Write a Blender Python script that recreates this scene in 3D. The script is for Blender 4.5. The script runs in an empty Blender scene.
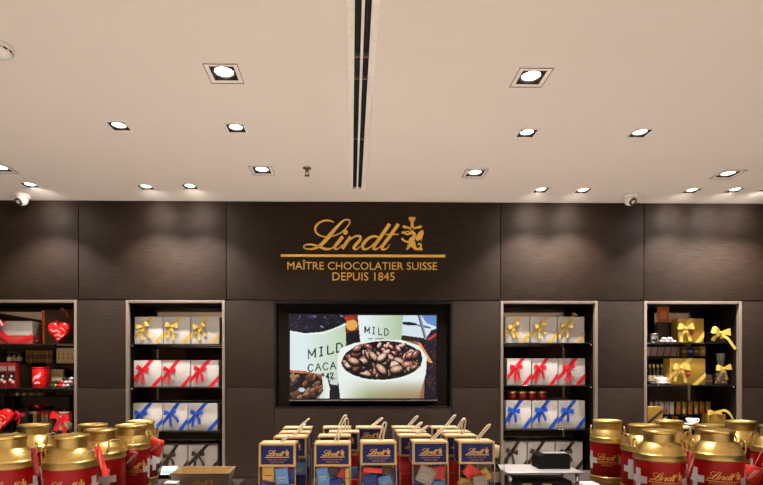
import bpy, bmesh, math, random
import numpy as np
from mathutils import Vector, Matrix

SC = bpy.context.scene
COL = SC.collection
R = math.radians
PI = math.pi

# ------------------------------------------------------------------ camera, world, exposure
F, CX, HZ, YAW, CAMZ = 510.0, 358.1, 374.0, R(0.8), 1.5
D = 4.228            # distance of the feature wall
CEIL = 2.93
cam_d = bpy.data.cameras.new('camera')
cam_d.sensor_width = 36
cam_d.lens = F / 763 * 36
cam_d.shift_x = (381.5 - CX) / 763
cam_d.shift_y = (HZ - 242.5) / 763
cam = bpy.data.objects.new('camera', cam_d)
COL.objects.link(cam)
cam.location = (0, 0, CAMZ)
cam.rotation_euler = (R(90), 0, -YAW)
SC.camera = cam
SC.view_settings.view_transform = 'Standard'
SC.view_settings.look = 'None'
SC.view_settings.gamma = 1
SC.view_settings.exposure = 0.0
W = bpy.data.worlds.new('world')
SC.world = W
W.use_nodes = True
W.node_tree.nodes['Background'].inputs[0].default_value = (1, .85, .7, 1)
W.node_tree.nodes['Background'].inputs[1].default_value = 0.05
SC.cycles.max_bounces = 10
SC.cycles.diffuse_bounces = 5
SC.cycles.transparent_max_bounces = 24
SC.cycles.caustics_reflective = False
SC.cycles.sample_clamp_indirect = 4

WARM = (1.0, 0.945, 0.90)
K = 1.42              # overall lamp level

def P(px, py, Y):
    u = (px - CX) / F
    v = (HZ - py) / F
    k = math.cos(YAW) - u * math.sin(YAW)
    return Vector((Y * (u * math.cos(YAW) + math.sin(YAW)) / k, Y, CAMZ + v * Y / k))

def Pz(px, py, z):
    u = (px - CX) / F
    v = (HZ - py) / F
    k = math.cos(YAW) - u * math.sin(YAW)
    return P(px, py, (z - CAMZ) * k / v)

# ------------------------------------------------------------------ materials
def lin(c):
    return tuple((x / 255 / 12.92) if x / 255 <= .04045 else ((x / 255 + .055) / 1.055) ** 2.4 for x in c)

MATS = {}
def mat(name, rgb, rough=.5, metal=0., var=.06, scale=40., bump=0., coat=0., trans=0., stretch=(1, 1, 1), spec=.5):
    if name in MATS:
        return MATS[name]
    m = bpy.data.materials.new(name)
    m.use_nodes = True
    nt = m.node_tree
    b = nt.nodes['Principled BSDF']
    c = lin(rgb)
    tc = nt.nodes.new('ShaderNodeTexCoord')
    mp = nt.nodes.new('ShaderNodeMapping')
    mp.inputs['Scale'].default_value = stretch
    nz = nt.nodes.new('ShaderNodeTexNoise')
    nz.inputs['Scale'].default_value = scale
    nz.inputs['Detail'].default_value = 3
    nt.links.new(tc.outputs['Object'], mp.inputs[0])
    nt.links.new(mp.outputs[0], nz.inputs[0])
    cr = nt.nodes.new('ShaderNodeValToRGB')
    cr.color_ramp.elements[0].position = .3
    cr.color_ramp.elements[1].position = .7
    cr.color_ramp.elements[0].color = tuple(x * (1 - var) for x in c) + (1,)
    cr.color_ramp.elements[1].color = tuple(min(1, x * (1 + var)) for x in c) + (1,)
    nt.links.new(nz.outputs['Fac'], cr.inputs[0])
    nt.links.new(cr.outputs[0], b.inputs['Base Color'])
    b.inputs['Roughness'].default_value = rough
    b.inputs['Metallic'].default_value = metal
    b.inputs['Coat Weight'].default_value = coat
    b.inputs['Coat Roughness'].default_value = .1
    b.inputs['Specular IOR Level'].default_value = spec
    if bump:
        bp = nt.nodes.new('ShaderNodeBump')
        bp.inputs['Strength'].default_value = bump
        bp.inputs['Distance'].default_value = .002
        nt.links.new(nz.outputs['Fac'], bp.inputs['Height'])
        nt.links.new(bp.outputs[0], b.inputs['Normal'])
    MATS[name] = m
    return m

def emit(name, rgb, s):
    m = bpy.data.materials.new(name)
    m.use_nodes = True
    nt = m.node_tree
    nt.nodes.clear()
    o = nt.nodes.new('ShaderNodeOutputMaterial')
    e = nt.nodes.new('ShaderNodeEmission')
    e.inputs[0].default_value = tuple(rgb) + (1,)
    e.inputs[1].default_value = s
    nt.links.new(e.outputs[0], o.inputs[0])
    MATS[name] = m
    return m

def clear_film(name, rgb, gloss=.12, rough=.12):
    m = bpy.data.materials.new(name)
    m.use_nodes = True
    nt = m.node_tree
    nt.nodes.clear()
    o = nt.nodes.new('ShaderNodeOutputMaterial')
    t = nt.nodes.new('ShaderNodeBsdfTransparent')
    t.inputs[0].default_value = tuple(rgb) + (1,)
    g = nt.nodes.new('ShaderNodeBsdfGlossy')
    g.inputs['Roughness'].default_value = rough
    n = nt.nodes.new('ShaderNodeTexNoise')
    n.inputs['Scale'].default_value = 18
    bp = nt.nodes.new('ShaderNodeBump')
    bp.inputs['Strength'].default_value = .5
    bp.inputs['Distance'].default_value = .01
    nt.links.new(n.outputs['Fac'], bp.inputs['Height'])
    nt.links.new(bp.outputs[0], g.inputs['Normal'])
    mx = nt.nodes.new('ShaderNodeMixShader')
    mx.inputs[0].default_value = gloss
    nt.links.new(t.outputs[0], mx.inputs[1])
    nt.links.new(g.outputs[0], mx.inputs[2])
    nt.links.new(mx.outputs[0], o.inputs[0])
    MATS[name] = m
    return m

M_WOOD = mat('wenge_laminate', (37, 25, 16), .65, var=.5, scale=11, bump=.3, stretch=(1.2, 1, 26), spec=.18)
M_DARK = mat('dark_liner', (25, 18, 13), .6, spec=.12)
M_PALE = mat('pale_side_wall', (214, 204, 194), .8, var=.02, scale=3)
M_TOP = mat('dark_table_top', (46, 36, 30), .35, var=.1, scale=6)
M_BLACK = mat('black_gap', (12, 10, 9), .7)
M_FRAME = mat('champagne_trim', (122, 107, 95), .5, .3, var=.03)
M_CEIL = mat('ceiling_paint', (222, 211, 201), .85, var=.01, scale=3)
M_FLOOR = mat('cream_floor_tile', (232, 225, 217), .35, var=.05, scale=2)
M_MIRROR = mat('smoked_mirror', (158, 146, 132), .015, 1., var=.0)
M_GLASS = mat('smoked_glass', (26, 24, 23), .08, 0, coat=1., var=.02)
M_CHROME = mat('chrome', (215, 215, 215), .12, 1.)
M_GOLD = mat('brushed_gold', (194, 164, 96), .34, .95, var=.06, scale=60, bump=.05)
M_SIGN = mat('sign_gold', (236, 188, 88), .42, .3, var=.06, scale=8)
M_RED = mat('red_lacquer', (150, 10, 8), .45, 0, var=.08, spec=.22)
M_WHITE = mat('white_paper', (190, 183, 177), .42, var=.03, scale=14, bump=.1)
M_PWHITE = mat('white_plastic', (232, 228, 222), .4, var=.02)
M_RG = mat('gold_ribbon', (206, 172, 84), .35, .3)
M_RR = mat('red_ribbon', (205, 24, 38), .35)
M_RB = mat('blue_ribbon', (22, 72, 168), .35)
M_RK = mat('brown_ribbon', (52, 38, 28), .35)
M_KRAFT = mat('kraft_gold', (178, 146, 90), .42, .3, var=.06)
M_NAVY = mat('navy_print', (16, 26, 84), .5, var=.35, scale=30, spec=.2)
M_CORD = mat('pale_cord', (204, 186, 166), .6)
M_FILM = clear_film('clear_film', (.985, .98, .97), .012, .2)
M_SLOT = mat('slot_black', (14, 12, 12), .6)
M_TRIMW = mat('white_metal_trim', (244, 236, 228), .45)
M_TAUPE = mat('taupe_board', (128, 112, 96), .55)
M_GBOX = mat('gold_foil_board', (172, 134, 56), .36, .6, var=.12, scale=90)

# ------------------------------------------------------------------ mesh builder
class MB:
    def __init__(s):
        s.v, s.f, s.mi, s.sm, s.mats = [], [], [], [], []
    def m(s, mt):
        if mt not in s.mats:
            s.mats.append(mt)
        return s.mats.index(mt)
    def add(s, vs, fs, mt, smooth=False, M=None):
        o = len(s.v)
        for p in vs:
            p = Vector(p)
            s.v.append(M @ p if M else p)
        k = s.m(mt)
        for f in fs:
            s.f.append([o + i for i in f]); s.mi.append(k); s.sm.append(smooth)
        return s
    def box(s, x0, x1, y0, y1, z0, z1, mt, M=None, bev=0.):
        if bev > 0:
            bm = bmesh.new()
            bmesh.ops.create_cube(bm, size=1)
            for v in bm.verts:
                v.co = Vector(((x0 + x1) / 2 + v.co.x * (x1 - x0), (y0 + y1) / 2 + v.co.y * (y1 - y0), (z0 + z1) / 2 + v.co.z * (z1 - z0)))
            bmesh.ops.bevel(bm, geom=bm.edges[:], offset=bev, segments=2, affect='EDGES', profile=.6)
            s.add([v.co.copy() for v in bm.verts], [[v.index for v in f.verts] for f in bm.faces], mt, True, M) if not bm.verts.index_update() else None
            bm.free()
            return s
        vs = [(x, y, z) for x in (x0, x1) for y in (y0, y1) for z in (z0, z1)]
        return s.add(vs, [(0, 1, 3, 2), (4, 6, 7, 5), (0, 4, 5, 1), (2, 3, 7, 6), (0, 2, 6, 4), (1, 5, 7, 3)], mt, False, M)
    def lathe(s, prof, mt, seg=40, M=None, smooth=True, caps=True):
        n = len(prof); vs = []
        for r, z in prof:
            for k in range(seg):
                a = 2 * PI * k / seg
                vs.append((r * math.cos(a), r * math.sin(a), z))
        fs = [(i * seg + k, i * seg + (k + 1) % seg, (i + 1) * seg + (k + 1) % seg, (i + 1) * seg + k) for i in range(n - 1) for k in range(seg)]
        if caps:
            if prof[0][0] > 1e-4: fs.append(list(range(seg))[::-1])
            if prof[-1][0] > 1e-4: fs.append([(n - 1) * seg + k for k in range(seg)])
        return s.add(vs, fs, mt, smooth, M)
    def tube(s, pts, r, mt, seg=8, closed=False, M=None):
        pts = [Vector(p) for p in pts]; n = len(pts); vs = []; ref = None
        for i, p in enumerate(pts):
            a = pts[(i - 1) % n] if (closed or i) else p
            b = pts[(i + 1) % n] if (closed or i < n - 1) else p
            t = (b - a).normalized()
            if ref is None:
                ref = t.orthogonal().normalized()
            ref = (ref - t * ref.dot(t)).normalized()
            bi = t.cross(ref)
            rr = r[i] if isinstance(r, (list, tuple)) else r
            for k in range(seg):
                an = 2 * PI * k / seg
                vs.append(p + (ref * math.cos(an) + bi * math.sin(an)) * rr)
        m = n if closed else n - 1
        fs = [(i * seg + k, i * seg + (k + 1) % seg, ((i + 1) % n) * seg + (k + 1) % seg, ((i + 1) % n) * seg + k) for i in range(m) for k in range(seg)]
        if not closed:
            fs += [list(range(seg))[::-1], [(n - 1) * seg + k for k in range(seg)]]
        return s.add(vs, fs, mt, True, M)
    def band(s, pts, wv, mt, th=.0012, M=None):
        """ribbon: centre points, half width vectors; closed thin solid"""
        pts = [Vector(p) for p in pts]; wv = [Vector(w) for w in wv]; n = len(pts); vs = []
        for i in range(n):
            t = pts[min(i + 1, n - 1)] - pts[max(i - 1, 0)]
            nn = t.cross(wv[i])
            nn = nn.normalized() * th / 2 if nn.length > 1e-9 else Vector((0, th / 2, 0))
            vs += [pts[i] - wv[i] - nn, pts[i] + wv[i] - nn, pts[i] + wv[i] + nn, pts[i] - wv[i] + nn]
        fs = []
        for i in range(n - 1):
            for k in range(4):
                fs.append((i * 4 + k, i * 4 + (k + 1) % 4, (i + 1) * 4 + (k + 1) % 4, (i + 1) * 4 + k))
        fs += [(3, 2, 1, 0), (n * 4 - 4, n * 4 - 3, n * 4 - 2, n * 4 - 1)]
        return s.add(vs, fs, mt, False, M)
    def poly(s, pts, y0, y1, mt, M=None):
        """x,z outline extruded along y"""
        n = len(pts)
        vs = [(x, y0, z) for x, z in pts] + [(x, y1, z) for x, z in pts]
        fs = [list(range(n)), list(range(n, 2 * n))[::-1]] + [(i, i + n, (i + 1) % n + n, (i + 1) % n) for i in range(n)]
        return s.add(vs, fs, mt, False, M)
    def sphere(s, c, r, mt, sc=(1, 1, 1), seg=12, M=None):
        vs = [(c[0], c[1], c[2] - r * sc[2])]; fs = []; h = seg // 2
        for i in range(1, h):
            a = -PI / 2 + PI * i / h
            for k in range(seg):
                b = 2 * PI * k / seg
                vs.append((c[0] + r * sc[0] * math.cos(a) * math.cos(b), c[1] + r * sc[1] * math.cos(a) * math.sin(b), c[2] + r * sc[2] * math.sin(a)))
        vs.append((c[0], c[1], c[2] + r * sc[2]))
        for k in range(seg):
            fs.append((0, 1 + (k + 1) % seg, 1 + k))
            fs.append((len(vs) - 1, 1 + (h - 2) * seg + k, 1 + (h - 2) * seg + (k + 1) % seg))
            for i in range(h - 2):
                fs.append((1 + i * seg + k, 1 + i * seg + (k + 1) % seg, 1 + (i + 1) * seg + (k + 1) % seg, 1 + (i + 1) * seg + k))
        return s.add(vs, fs, mt, True, M)
    def warp(s, fn):
        s.v = [Vector(fn(p)) for p in s.v]
        return s
    def mesh(s, name):
        me = bpy.data.meshes.new(name)
        me.from_pydata([tuple(p) for p in s.v], [], s.f)
        for mt in s.mats:
            me.materials.append(mt)
        me.polygons.foreach_set('material_index', s.mi)
        me.polygons.foreach_set('use_smooth', s.sm)
        me.update()
        bm = bmesh.new(); bm.from_mesh(me)
        bmesh.ops.recalc_face_normals(bm, faces=bm.faces[:])
        bm.to_mesh(me); bm.free()
        return me
    def build(s, name, parent=None, loc=None, label=None):
        o = bpy.data.objects.new(name, s.mesh(name))
        COL.objects.link(o)
        if parent: o.parent = parent
        if loc is not None: o.location = loc
        if label: o['label'] = label
        return o

def thing(name, label, cat, loc=(0, 0, 0), rz=0., group=None):
    o = bpy.data.objects.new(name, None)
    COL.objects.link(o)
    o.empty_display_size = .05
    o.location = loc
    o.rotation_euler = (0, 0, rz)
    o['label'] = label; o['category'] = cat
    if group: o['group'] = group
    return o

def tag(o, label, cat, group=None):
    o['label'] = label; o['category'] = cat
    if group: o['group'] = group
    return o

def struct(o):
    o['kind'] = 'structure'
    return o

NTH = ('first', 'second', 'third', 'fourth', 'fifth', 'sixth', 'seventh', 'eighth', 'ninth')
SEEN = {}
def nth(key):
    SEEN[key] = SEEN.get(key, -1) + 1
    return NTH[SEEN[key]]

def dup(root, loc, rz=0., label=None):
    r = root.copy(); COL.objects.link(r)
    r.location = loc; r.rotation_euler = (0, 0, rz)
    if label: r['label'] = label
    for ch in list(root.children):
        c = ch.copy(); COL.objects.link(c); c.parent = r
        for g in list(ch.children):
            d = g.copy(); COL.objects.link(d); d.parent = c
    return r

def catmull(pts, n=5):
    pts = [tuple(p) for p in pts]
    P_ = [pts[0]] + pts + [pts[-1]]; out = []
    for i in range(1, len(P_) - 2):
        for k in range(n):
            t = k / n
            out.append(tuple(.5 * (2 * b + (c - a) * t + (2 * a - 5 * b + 4 * c - d) * t * t + (3 * b - a - 3 * c + d) * t ** 3)
                             for a, b, c, d in zip(P_[i - 1], P_[i], P_[i + 1], P_[i + 2])))
    out.append(pts[-1])
    return out

# ------------------------------------------------------------------ script logo, drawn as tapering pen strokes (x, y down, width)
SCRIPT = [
    [(258, 76, 4), (238, 66, 9), (200, 62, 10), (155, 78, 12), (126, 112, 15), (132, 150, 12), (170, 175, 8), (230, 178, 7), (300, 155, 6), (350, 112, 7),
     (373, 72, 10), (358, 56, 8), (325, 64, 10), (275, 115, 20), (222, 178, 27), (172, 232, 22), (122, 262, 15), (72, 268, 10), (42, 256, 8), (52, 240, 8),
     (98, 236, 10), (155, 252, 15), (200, 268, 17), (238, 264, 9), (262, 246, 5)],
    [(322, 178, 24), (292, 216, 24), (264, 252, 20), (272, 268, 12), (298, 258, 6), (318, 236, 5)],
    [(378, 178, 22), (350, 218, 22), (318, 264, 22)],
    [(322, 256, 5), (365, 208, 7), (410, 176, 11), (446, 176, 14), (446, 200, 19), (414, 238, 21), (400, 260, 16), (420, 268, 10), (450, 246, 5)],
    [(584, 186, 9), (550, 174, 13), (506, 190, 18), (466, 236, 22), (472, 266, 16), (512, 258, 10), (566, 206, 7)],
    [(658, 86, 24), (602, 168, 24), (546, 250, 21), (556, 268, 12), (582, 256, 6), (602, 234, 5)],
    [(722, 86, 24), (664, 168, 24), (606, 250, 21), (616, 269, 14), (642, 258, 8), (662, 232, 4)],
    [(628, 161, 6), (676, 160, 7), (724, 160, 6)],
]
CREST = [  # (x, y down, width) in its own frame of 370 x 485
    [(185, 62, 70), (185, 88, 58), (185, 118, 30), (185, 150, 36), (185, 190, 40), (185, 218, 22)],
    [(76, 166, 18), (100, 176, 30), (140, 184, 20), (185, 196, 34), (232, 184, 20), (270, 176, 32), (296, 166, 18)],
    [(62, 246, 8), (92, 240, 24), (130, 262, 14), (165, 244, 30), (205, 248, 34), (208, 290, 34), (180, 325, 62), (186, 360, 72), (205, 398, 46), (232, 428, 26),
     (270, 424, 20), (288, 394, 18), (272, 366, 16), (250, 382, 12)],
    [(306, 210, 8), (284, 246, 44), (262, 290, 62), (238, 326, 30)],
    [(66, 306, 26), (96, 336, 18), (150, 350, 24)],
    [(160, 372, 38), (150, 408, 22), (118, 432, 24)],
    [(262, 432, 12), (290, 430, 26), (304, 428, 16)],
    [(150, 66, 10), (158, 84, 22), (172, 112, 16)], [(220, 66, 10), (212, 84, 22), (198, 112, 16)], [(160, 200, 10), (185, 212, 22), (210, 200, 10)],
    [(306, 212, 6), (312, 250, 12), (300, 286, 10), (290, 330, 8)], [(62, 232, 5), (110, 230, 10), (150, 226, 12)], [(142, 380, 22), (138, 410, 16)],
]
def strokes(mb, data, sx, ox, oy, mt, y0=-.004, y1=0., n=5, wmin=0.):
    """pen strokes to flat solid letters in x-z, front at y0"""
    for st in data:
        c = catmull(st, n)
        L, Rr = [], []
        for i, p in enumerate(c):
            a = c[max(i - 1, 0)]; b = c[min(i + 1, len(c) - 1)]
            tx, ty = b[0] - a[0], b[1] - a[1]
            l = math.hypot(tx, ty) or 1
            nx, ny = -ty / l, tx / l
            w = max(p[2], wmin) / 2
            L.append(((p[0] + nx * w - ox) * sx, -(p[1] + ny * w - oy) * sx))
            Rr.append(((p[0] - nx * w - ox) * sx, -(p[1] - ny * w - oy) * sx))
        vs = []
        for (lx, lz), (rx, rz) in zip(L, Rr):
            vs += [(lx, y0, lz), (rx, y0, rz), (rx, y1, rz), (lx, y1, lz)]
        m = len(c); fs = [(0, 1, 2, 3), (m * 4 - 1, m * 4 - 2, m * 4 - 3, m * 4 - 4)]
        for i in range(m - 1):
            for k in range(4):
                fs.append((i * 4 + k, i * 4 + (k + 1) % 4, (i + 1) * 4 + (k + 1) % 4, (i + 1) * 4 + k))
        mb.add(vs, fs, mt)

def disc(mb, cx, cz, r, mt, y0, y1, n=20):
    mb.poly([(cx + r * math.cos(2 * PI * k / n), cz + r * math.sin(2 * PI * k / n)) for k in range(n)], y0, y1, mt)

def logo(mb, width, mt, y0=-.0008, y1=0., crest=True, cx=0., cz=0., wmin=0., n=4):
    """script word plus crest, centred on cx, baseline rule at cz"""
    s = width / 880.
    strokes(mb, SCRIPT, s, 440 - cx / s, 300 + cz / s, mt, y0, y1, n, wmin)
    disc(mb, cx + (341 - 440) * s, cz + (300 - 146) * s, 17 * s, mt, y0, y1)
    if crest:
        k = .62
        strokes(mb, [[(x * k + 705, y * k - 2, w * k) for x, y, w in st] for st in CREST], s, 440 - cx / s, 300 + cz / s, mt, y0, y1, 3)

def text_mb(txt, w, h, depth, mt, offset=0.):
    cu = bpy.data.curves.new('t', 'FONT')
    cu.body = txt; cu.extrude = depth / 2; cu.resolution_u = 3; cu.offset = offset
    o = bpy.data.objects.new('t', cu); COL.objects.link(o)
    dg = bpy.context.evaluated_depsgraph_get(); dg.update()
    me = bpy.data.meshes.new_from_object(o.evaluated_get(dg))
    xs = [v.co.x for v in me.vertices]; ys = [v.co.y for v in me.vertices]
    x0, x1, y0, y1 = min(xs), max(xs), min(ys), max(ys)
    mb = MB()
    sc = (w / (x1 - x0), h / (y1 - y0) if h else w / (x1 - x0))
    mb.add([((v.co.x - (x0 + x1) / 2) * sc[0], -v.co.z - depth / 2, (v.co.y - y0) * sc[1]) for v in me.vertices], [list(p.vertices) for p in me.polygons], mt)
    bpy.data.objects.remove(o); bpy.data.curves.remove(cu); bpy.data.meshes.remove(me)
    return mb

# ------------------------------------------------------------------ room shell
XL, XR, YB = -4.6, 5.0, -5.2
NB = D + .33                                   # back of the niches
def X(px): return P(px, 300, D).x
def Z(py, px=360): return P(px, py, D).z
zt = Z(300.6)                                  # top of niche frames
NICHES = []
for a, b in ((-60, 77), (126, 225), (500.5, 597.5), (644, 741.5)):
    NICHES.append((X(a), X(b)))
zb = .55
struct(MB().box(XL - .1, XR + .1, YB - .1, D + .6, -.1, 0, M_FLOOR).build('floor'))
struct(MB().box(XL - .1, XL, YB - .1, D + .6, 0, 2.3, M_WOOD).box(XL - .1, XL, YB - .1, D + .6, 2.3, CEIL + .2, M_PALE).build('wall_left'))
struct(MB().box(XR, XR + .1, YB - .1, D + .6, 0, 2.3, M_WOOD).box(XR, XR + .1, YB - .1, D + .6, 2.3, CEIL + .2, M_PALE).build('wall_right'))
struct(MB().box(XL - .1, XR + .1, YB - .1, YB, 0, CEIL + .2, M_DARK).build('wall_rear'))

# feature wall: panels with shadow gaps
wl = MB()
g = .003
TVX0, TVX1, TVZ0, TVZ1 = X(274.5), X(452), Z(408.5), Z(302)
def panel(x0, x1, z0, z1, y=D):
    if x1 - x0 > .02 and z1 - z0 > .02:
        wl.box(x0 + g, x1 - g, y, y + .018, z0 + g, z1 - g, M_WOOD, bev=.0015)
tops = [XL, NICHES[0][1] + .012, NICHES[1][1] + .012, NICHES[2][0], NICHES[3][0], XR]
for a, b in zip(tops[:-1], tops[1:]):
    panel(a, b, zt + .004, CEIL - .002)
zm, zl = Z(388), Z(477.5)
cols = [(XL, NICHES[0][0]), (NICHES[0][1], NICHES[1][0]), (NICHES[1][1], TVX0), (TVX1, NICHES[2][0]), (NICHES[2][1], NICHES[3][0]), (NICHES[3][1], XR)]
for a, b in cols:
    for z0, z1 in ((zm, zt), (zl, zm), (.1, zl)):
        if a in (NICHES[1][1], TVX1) and z0 == zl:
            continue
        panel(a, b, z0, z1)
panel(NICHES[1][1], TVX0, zl, zm); panel(TVX1, NICHES[2][0], zl, zm)
panel(TVX0, TVX1, zl, TVZ0); panel(TVX0, TVX1, .1, zl)
for a, b in NICHES:
    panel(a, b, .1, zb)
# carcass behind the panels, left open at niches and at the television alcove
ops = [(a, b, zb, zt) for a, b in NICHES] + [(TVX0, TVX1, TVZ0, TVZ1)]
ops.sort()
x = XL
for a, b, z0, z1 in ops:
    wl.box(x, a, D + .012, D + .5, 0, CEIL, M_BLACK)
    wl.box(a, b, D + .012, D + .5, z1, CEIL, M_BLACK)
    wl.box(a, b, D + .012, D + .5, 0, z0, M_BLACK)
    wl.box(a, b, (NB if z0 == zb else D + .12), D + .5, z0, z1, M_DARK)
    x = b
wl.box(x, XR, D + .012, D + .5, 0, CEIL, M_BLACK)
struct(wl.build('wall_back'))
# television alcove lining
al = MB()
t = .012
al.box(TVX0, TVX0 + t, D + .004, D + .12, TVZ0, TVZ1, M_DARK).box(TVX1 - t, TVX1, D + .004, D + .12, TVZ0, TVZ1, M_DARK)
al.box(TVX0 + t, TVX1 - t, D + .004, D + .12, TVZ1 - t, TVZ1, M_DARK).box(TVX0 + t, TVX1 - t, D + .004, D + .12, TVZ0, TVZ0 + t, M_DARK)
struct(al.build('trim_5'))
# niche frames, linings
for i, (a, b) in enumerate(NICHES):
    fr = MB(); w = .022
    fr.box(a, a + w, D - .006, D + .03, zb, zt, M_FRAME, bev=.001).box(b - w, b, D - .006, D + .03, zb, zt, M_FRAME, bev=.001)
    fr.box(a + w, b - w, D - .006, D + .03, zt - w, zt, M_FRAME, bev=.001).box(a + w, b - w, D - .006, D + .03, zb, zb + w, M_FRAME, bev=.001)
    struct(fr.build('trim_%d' % (i + 1)))
    li = MB()
    li.box(a, a + .018, D + .03, NB, zb, zt, M_DARK).box(b - .018, b, D + .03, NB, zb, zt, M_DARK)
    li.box(a + .018, b - .018, D + .03, NB, zt - .018, zt, M_DARK).box(a + .018, b - .018, D + .03, NB, zb, zb + .018, M_DARK)
    struct(li.build('wall_niche_%d' % (i + 1)))
    nm = ('leftmost niche with hearts', 'left gift box niche', 'right gift box niche', 'rightmost niche with gold boxes')[i]
    tag(MB().box(a + .02, b - .02, NB - .008, NB - .002, zb + .02, zt - .02, M_MIRROR).build('mirror'), 'smoked mirror lining the back of the ' + nm, 'mirror')

# ------------------------------------------------------------------ ceiling with holes for lamps and slot
BIG, SMALL = .16, .112
lamps = []   # px, py, size, label
for px, py, s, lb in (
    (224, 73, BIG, 'large square gimbal downlight left of the air slot, nearest the viewer'),
    (531, 77, BIG, 'large square gimbal downlight right of the air slot, nearest the viewer'),
    (262, 170, BIG, 'square downlight beside the ceiling sprinkler'),
    (475, 173, BIG, 'square downlight right of the air slot, above the sign end'),
    (728, 174, BIG, 'white framed square downlight near the upper right corner of the feature wall'),
    (0, 168, BIG, 'square downlight cut off by the left edge of the photo'),
    (119, 126, SMALL, 'small downlight in the middle row, leftmost one'),
    (236, 128, SMALL, 'small downlight in the middle row, directly behind the large left one'),
    (527, 133, SMALL, 'small downlight in the middle row, directly behind the large right one'),
    (640, 133, SMALL, 'small downlight in the middle row, rightmost one'),
    (30, 185, SMALL, 'small downlight just above the left dome camera'),
    (146, 187, SMALL, 'small wall downlight over the left gift niche, left of its pair'),
    (190, 186.5, SMALL, 'small wall downlight over the left gift niche, right of its pair'),
    (541, 190, SMALL, 'small wall downlight over the right gift niche, left of its pair'),
    (583, 190.5, SMALL, 'small wall downlight over the right gift niche, right of its pair'),
    (692, 190.5, SMALL, 'small wall downlight over the gold box niche, left of its pair'),
    (735, 190, SMALL, 'small wall downlight over the gold box niche, right of its pair'),
    (769, 189, SMALL, 'small downlight cut off by the right edge of the photo')):
    p = Pz(px, py, CEIL)
    lamps.append((p.x, p.y, s, lb))
rear = [(xx, yy, BIG, 'unseen square downlight added in the ceiling behind the viewer') for xx in (-2.6, -.8, .9, 2.7) for yy in (-3.2, -.6)]  # unseen lamps added behind the camera so bounced floor light fills the ceiling
cuts = [(x, y, s * (.74 if s > .12 else .90) / 2) for x, y, s, _ in lamps + rear]
SLX, SLY0, SLY1 = .048, -1.2, Pz(357, 188.5, CEIL).y
# ceiling plate split on a grid around the holes
def plate():
    xs = sorted({XL - .1, XR + .1, SLX - .055, SLX + .055} | {x - h for x, y, h in cuts} | {x + h for x, y, h in cuts})
    ys = sorted({YB - .1, D + .6, SLY0, SLY1} | {y - h for x, y, h in cuts} | {y + h for x, y, h in cuts})
    bm = bmesh.new(); vd = {}
    def v(i, j):
        if (i, j) not in vd: vd[(i, j)] = bm.verts.new((xs[i], ys[j], CEIL))
        return vd[(i, j)]
    for i in range(len(xs) - 1):
        for j in range(len(ys) - 1):
            cx, cy = (xs[i] + xs[i + 1]) / 2, (ys[j] + ys[j + 1]) / 2
            if any(abs(cx - x) < h and abs(cy - y) < h for x, y, h in cuts): continue
            if abs(cx - SLX) < .055 and SLY0 < cy < SLY1: continue
            bm.faces.new((v(i, j), v(i, j + 1), v(i + 1, j + 1), v(i + 1, j)))
    r = bmesh.ops.extrude_face_region(bm, geom=bm.faces[:])
    for e in r['geom']:
        if isinstance(e, bmesh.types.BMVert): e.co.z += .014
    bmesh.ops.recalc_face_normals(bm, faces=bm.faces[:])
    me = bpy.data.meshes.new('ceiling'); bm.to_mesh(me); bm.free()
    me.materials.append(M_CEIL)
    o = bpy.data.objects.new('ceiling', me); COL.objects.link(o)
    return struct(o)
plate()
struct(MB().box(XL - .1, XR + .1, YB - .1, D + .6, CEIL + .2, CEIL + .24, M_BLACK).build('trim_6'))

M_BULB = emit('lamp_glow', (1, .93, .84), 14)
M_RECESS = mat('recess_black', (56, 50, 46), .5)
def lamp_proto(s, label):
    t = thing('ceiling_downlight', label, 'ceiling light', group='recessed ceiling downlights')
    h = s / 2; i = s * (.72 if s > .12 else .88) / 2
    fr = MB()
    for x0, x1, y0, y1 in ((-h, h, -h, -i), (-h, h, i, h), (-h, -i, -i, i), (i, h, -i, i)):
        fr.box(x0, x1, y0, y1, -.004, 0, M_TRIMW)
    if s > .12:
        for x0, x1, y0, y1 in ((-h, h, -h, -h + .003), (-h, h, h - .003, h), (-h, -h + .003, -h, h), (h - .003, h, -h, h)):
            fr.box(x0, x1, y0, y1, -.0065, -.004, M_FRAME)
    fr.build('frame', t)
    w = .006 if s < .12 else .012
    rc = MB()
    for x0, x1, y0, y1 in ((-i, i, -i, -i + .003), (-i, i, i - .003, i), (-i, -i + .003, -i + .003, i - .003), (i - .003, i, -i + .003, i - .003)):
        rc.box(x0, x1, y0, y1, -.002, .06, M_RECESS)
    rc.box(-i, i, -i, i, .06, .064, M_RECESS)
    rc.build('recess_housing', t)
    r = i * (.90 if s > .12 else .90)
    gb = MB().lathe([(r, .010), (r * 1.04, .004), (r * .93, -.001), (r * .86, .004), (r * .80, .022), (r * .5, .045), (.01, .05)], M_RECESS, 28, caps=False)
    go = gb.build('gimbal_ring', t)
    MB().lathe([(r * .9, .010), (r * .6, .004), (r * .3, .001), (.0001, 0)], M_BULB, 28).build('lamp_lens', go)
    return t
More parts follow.
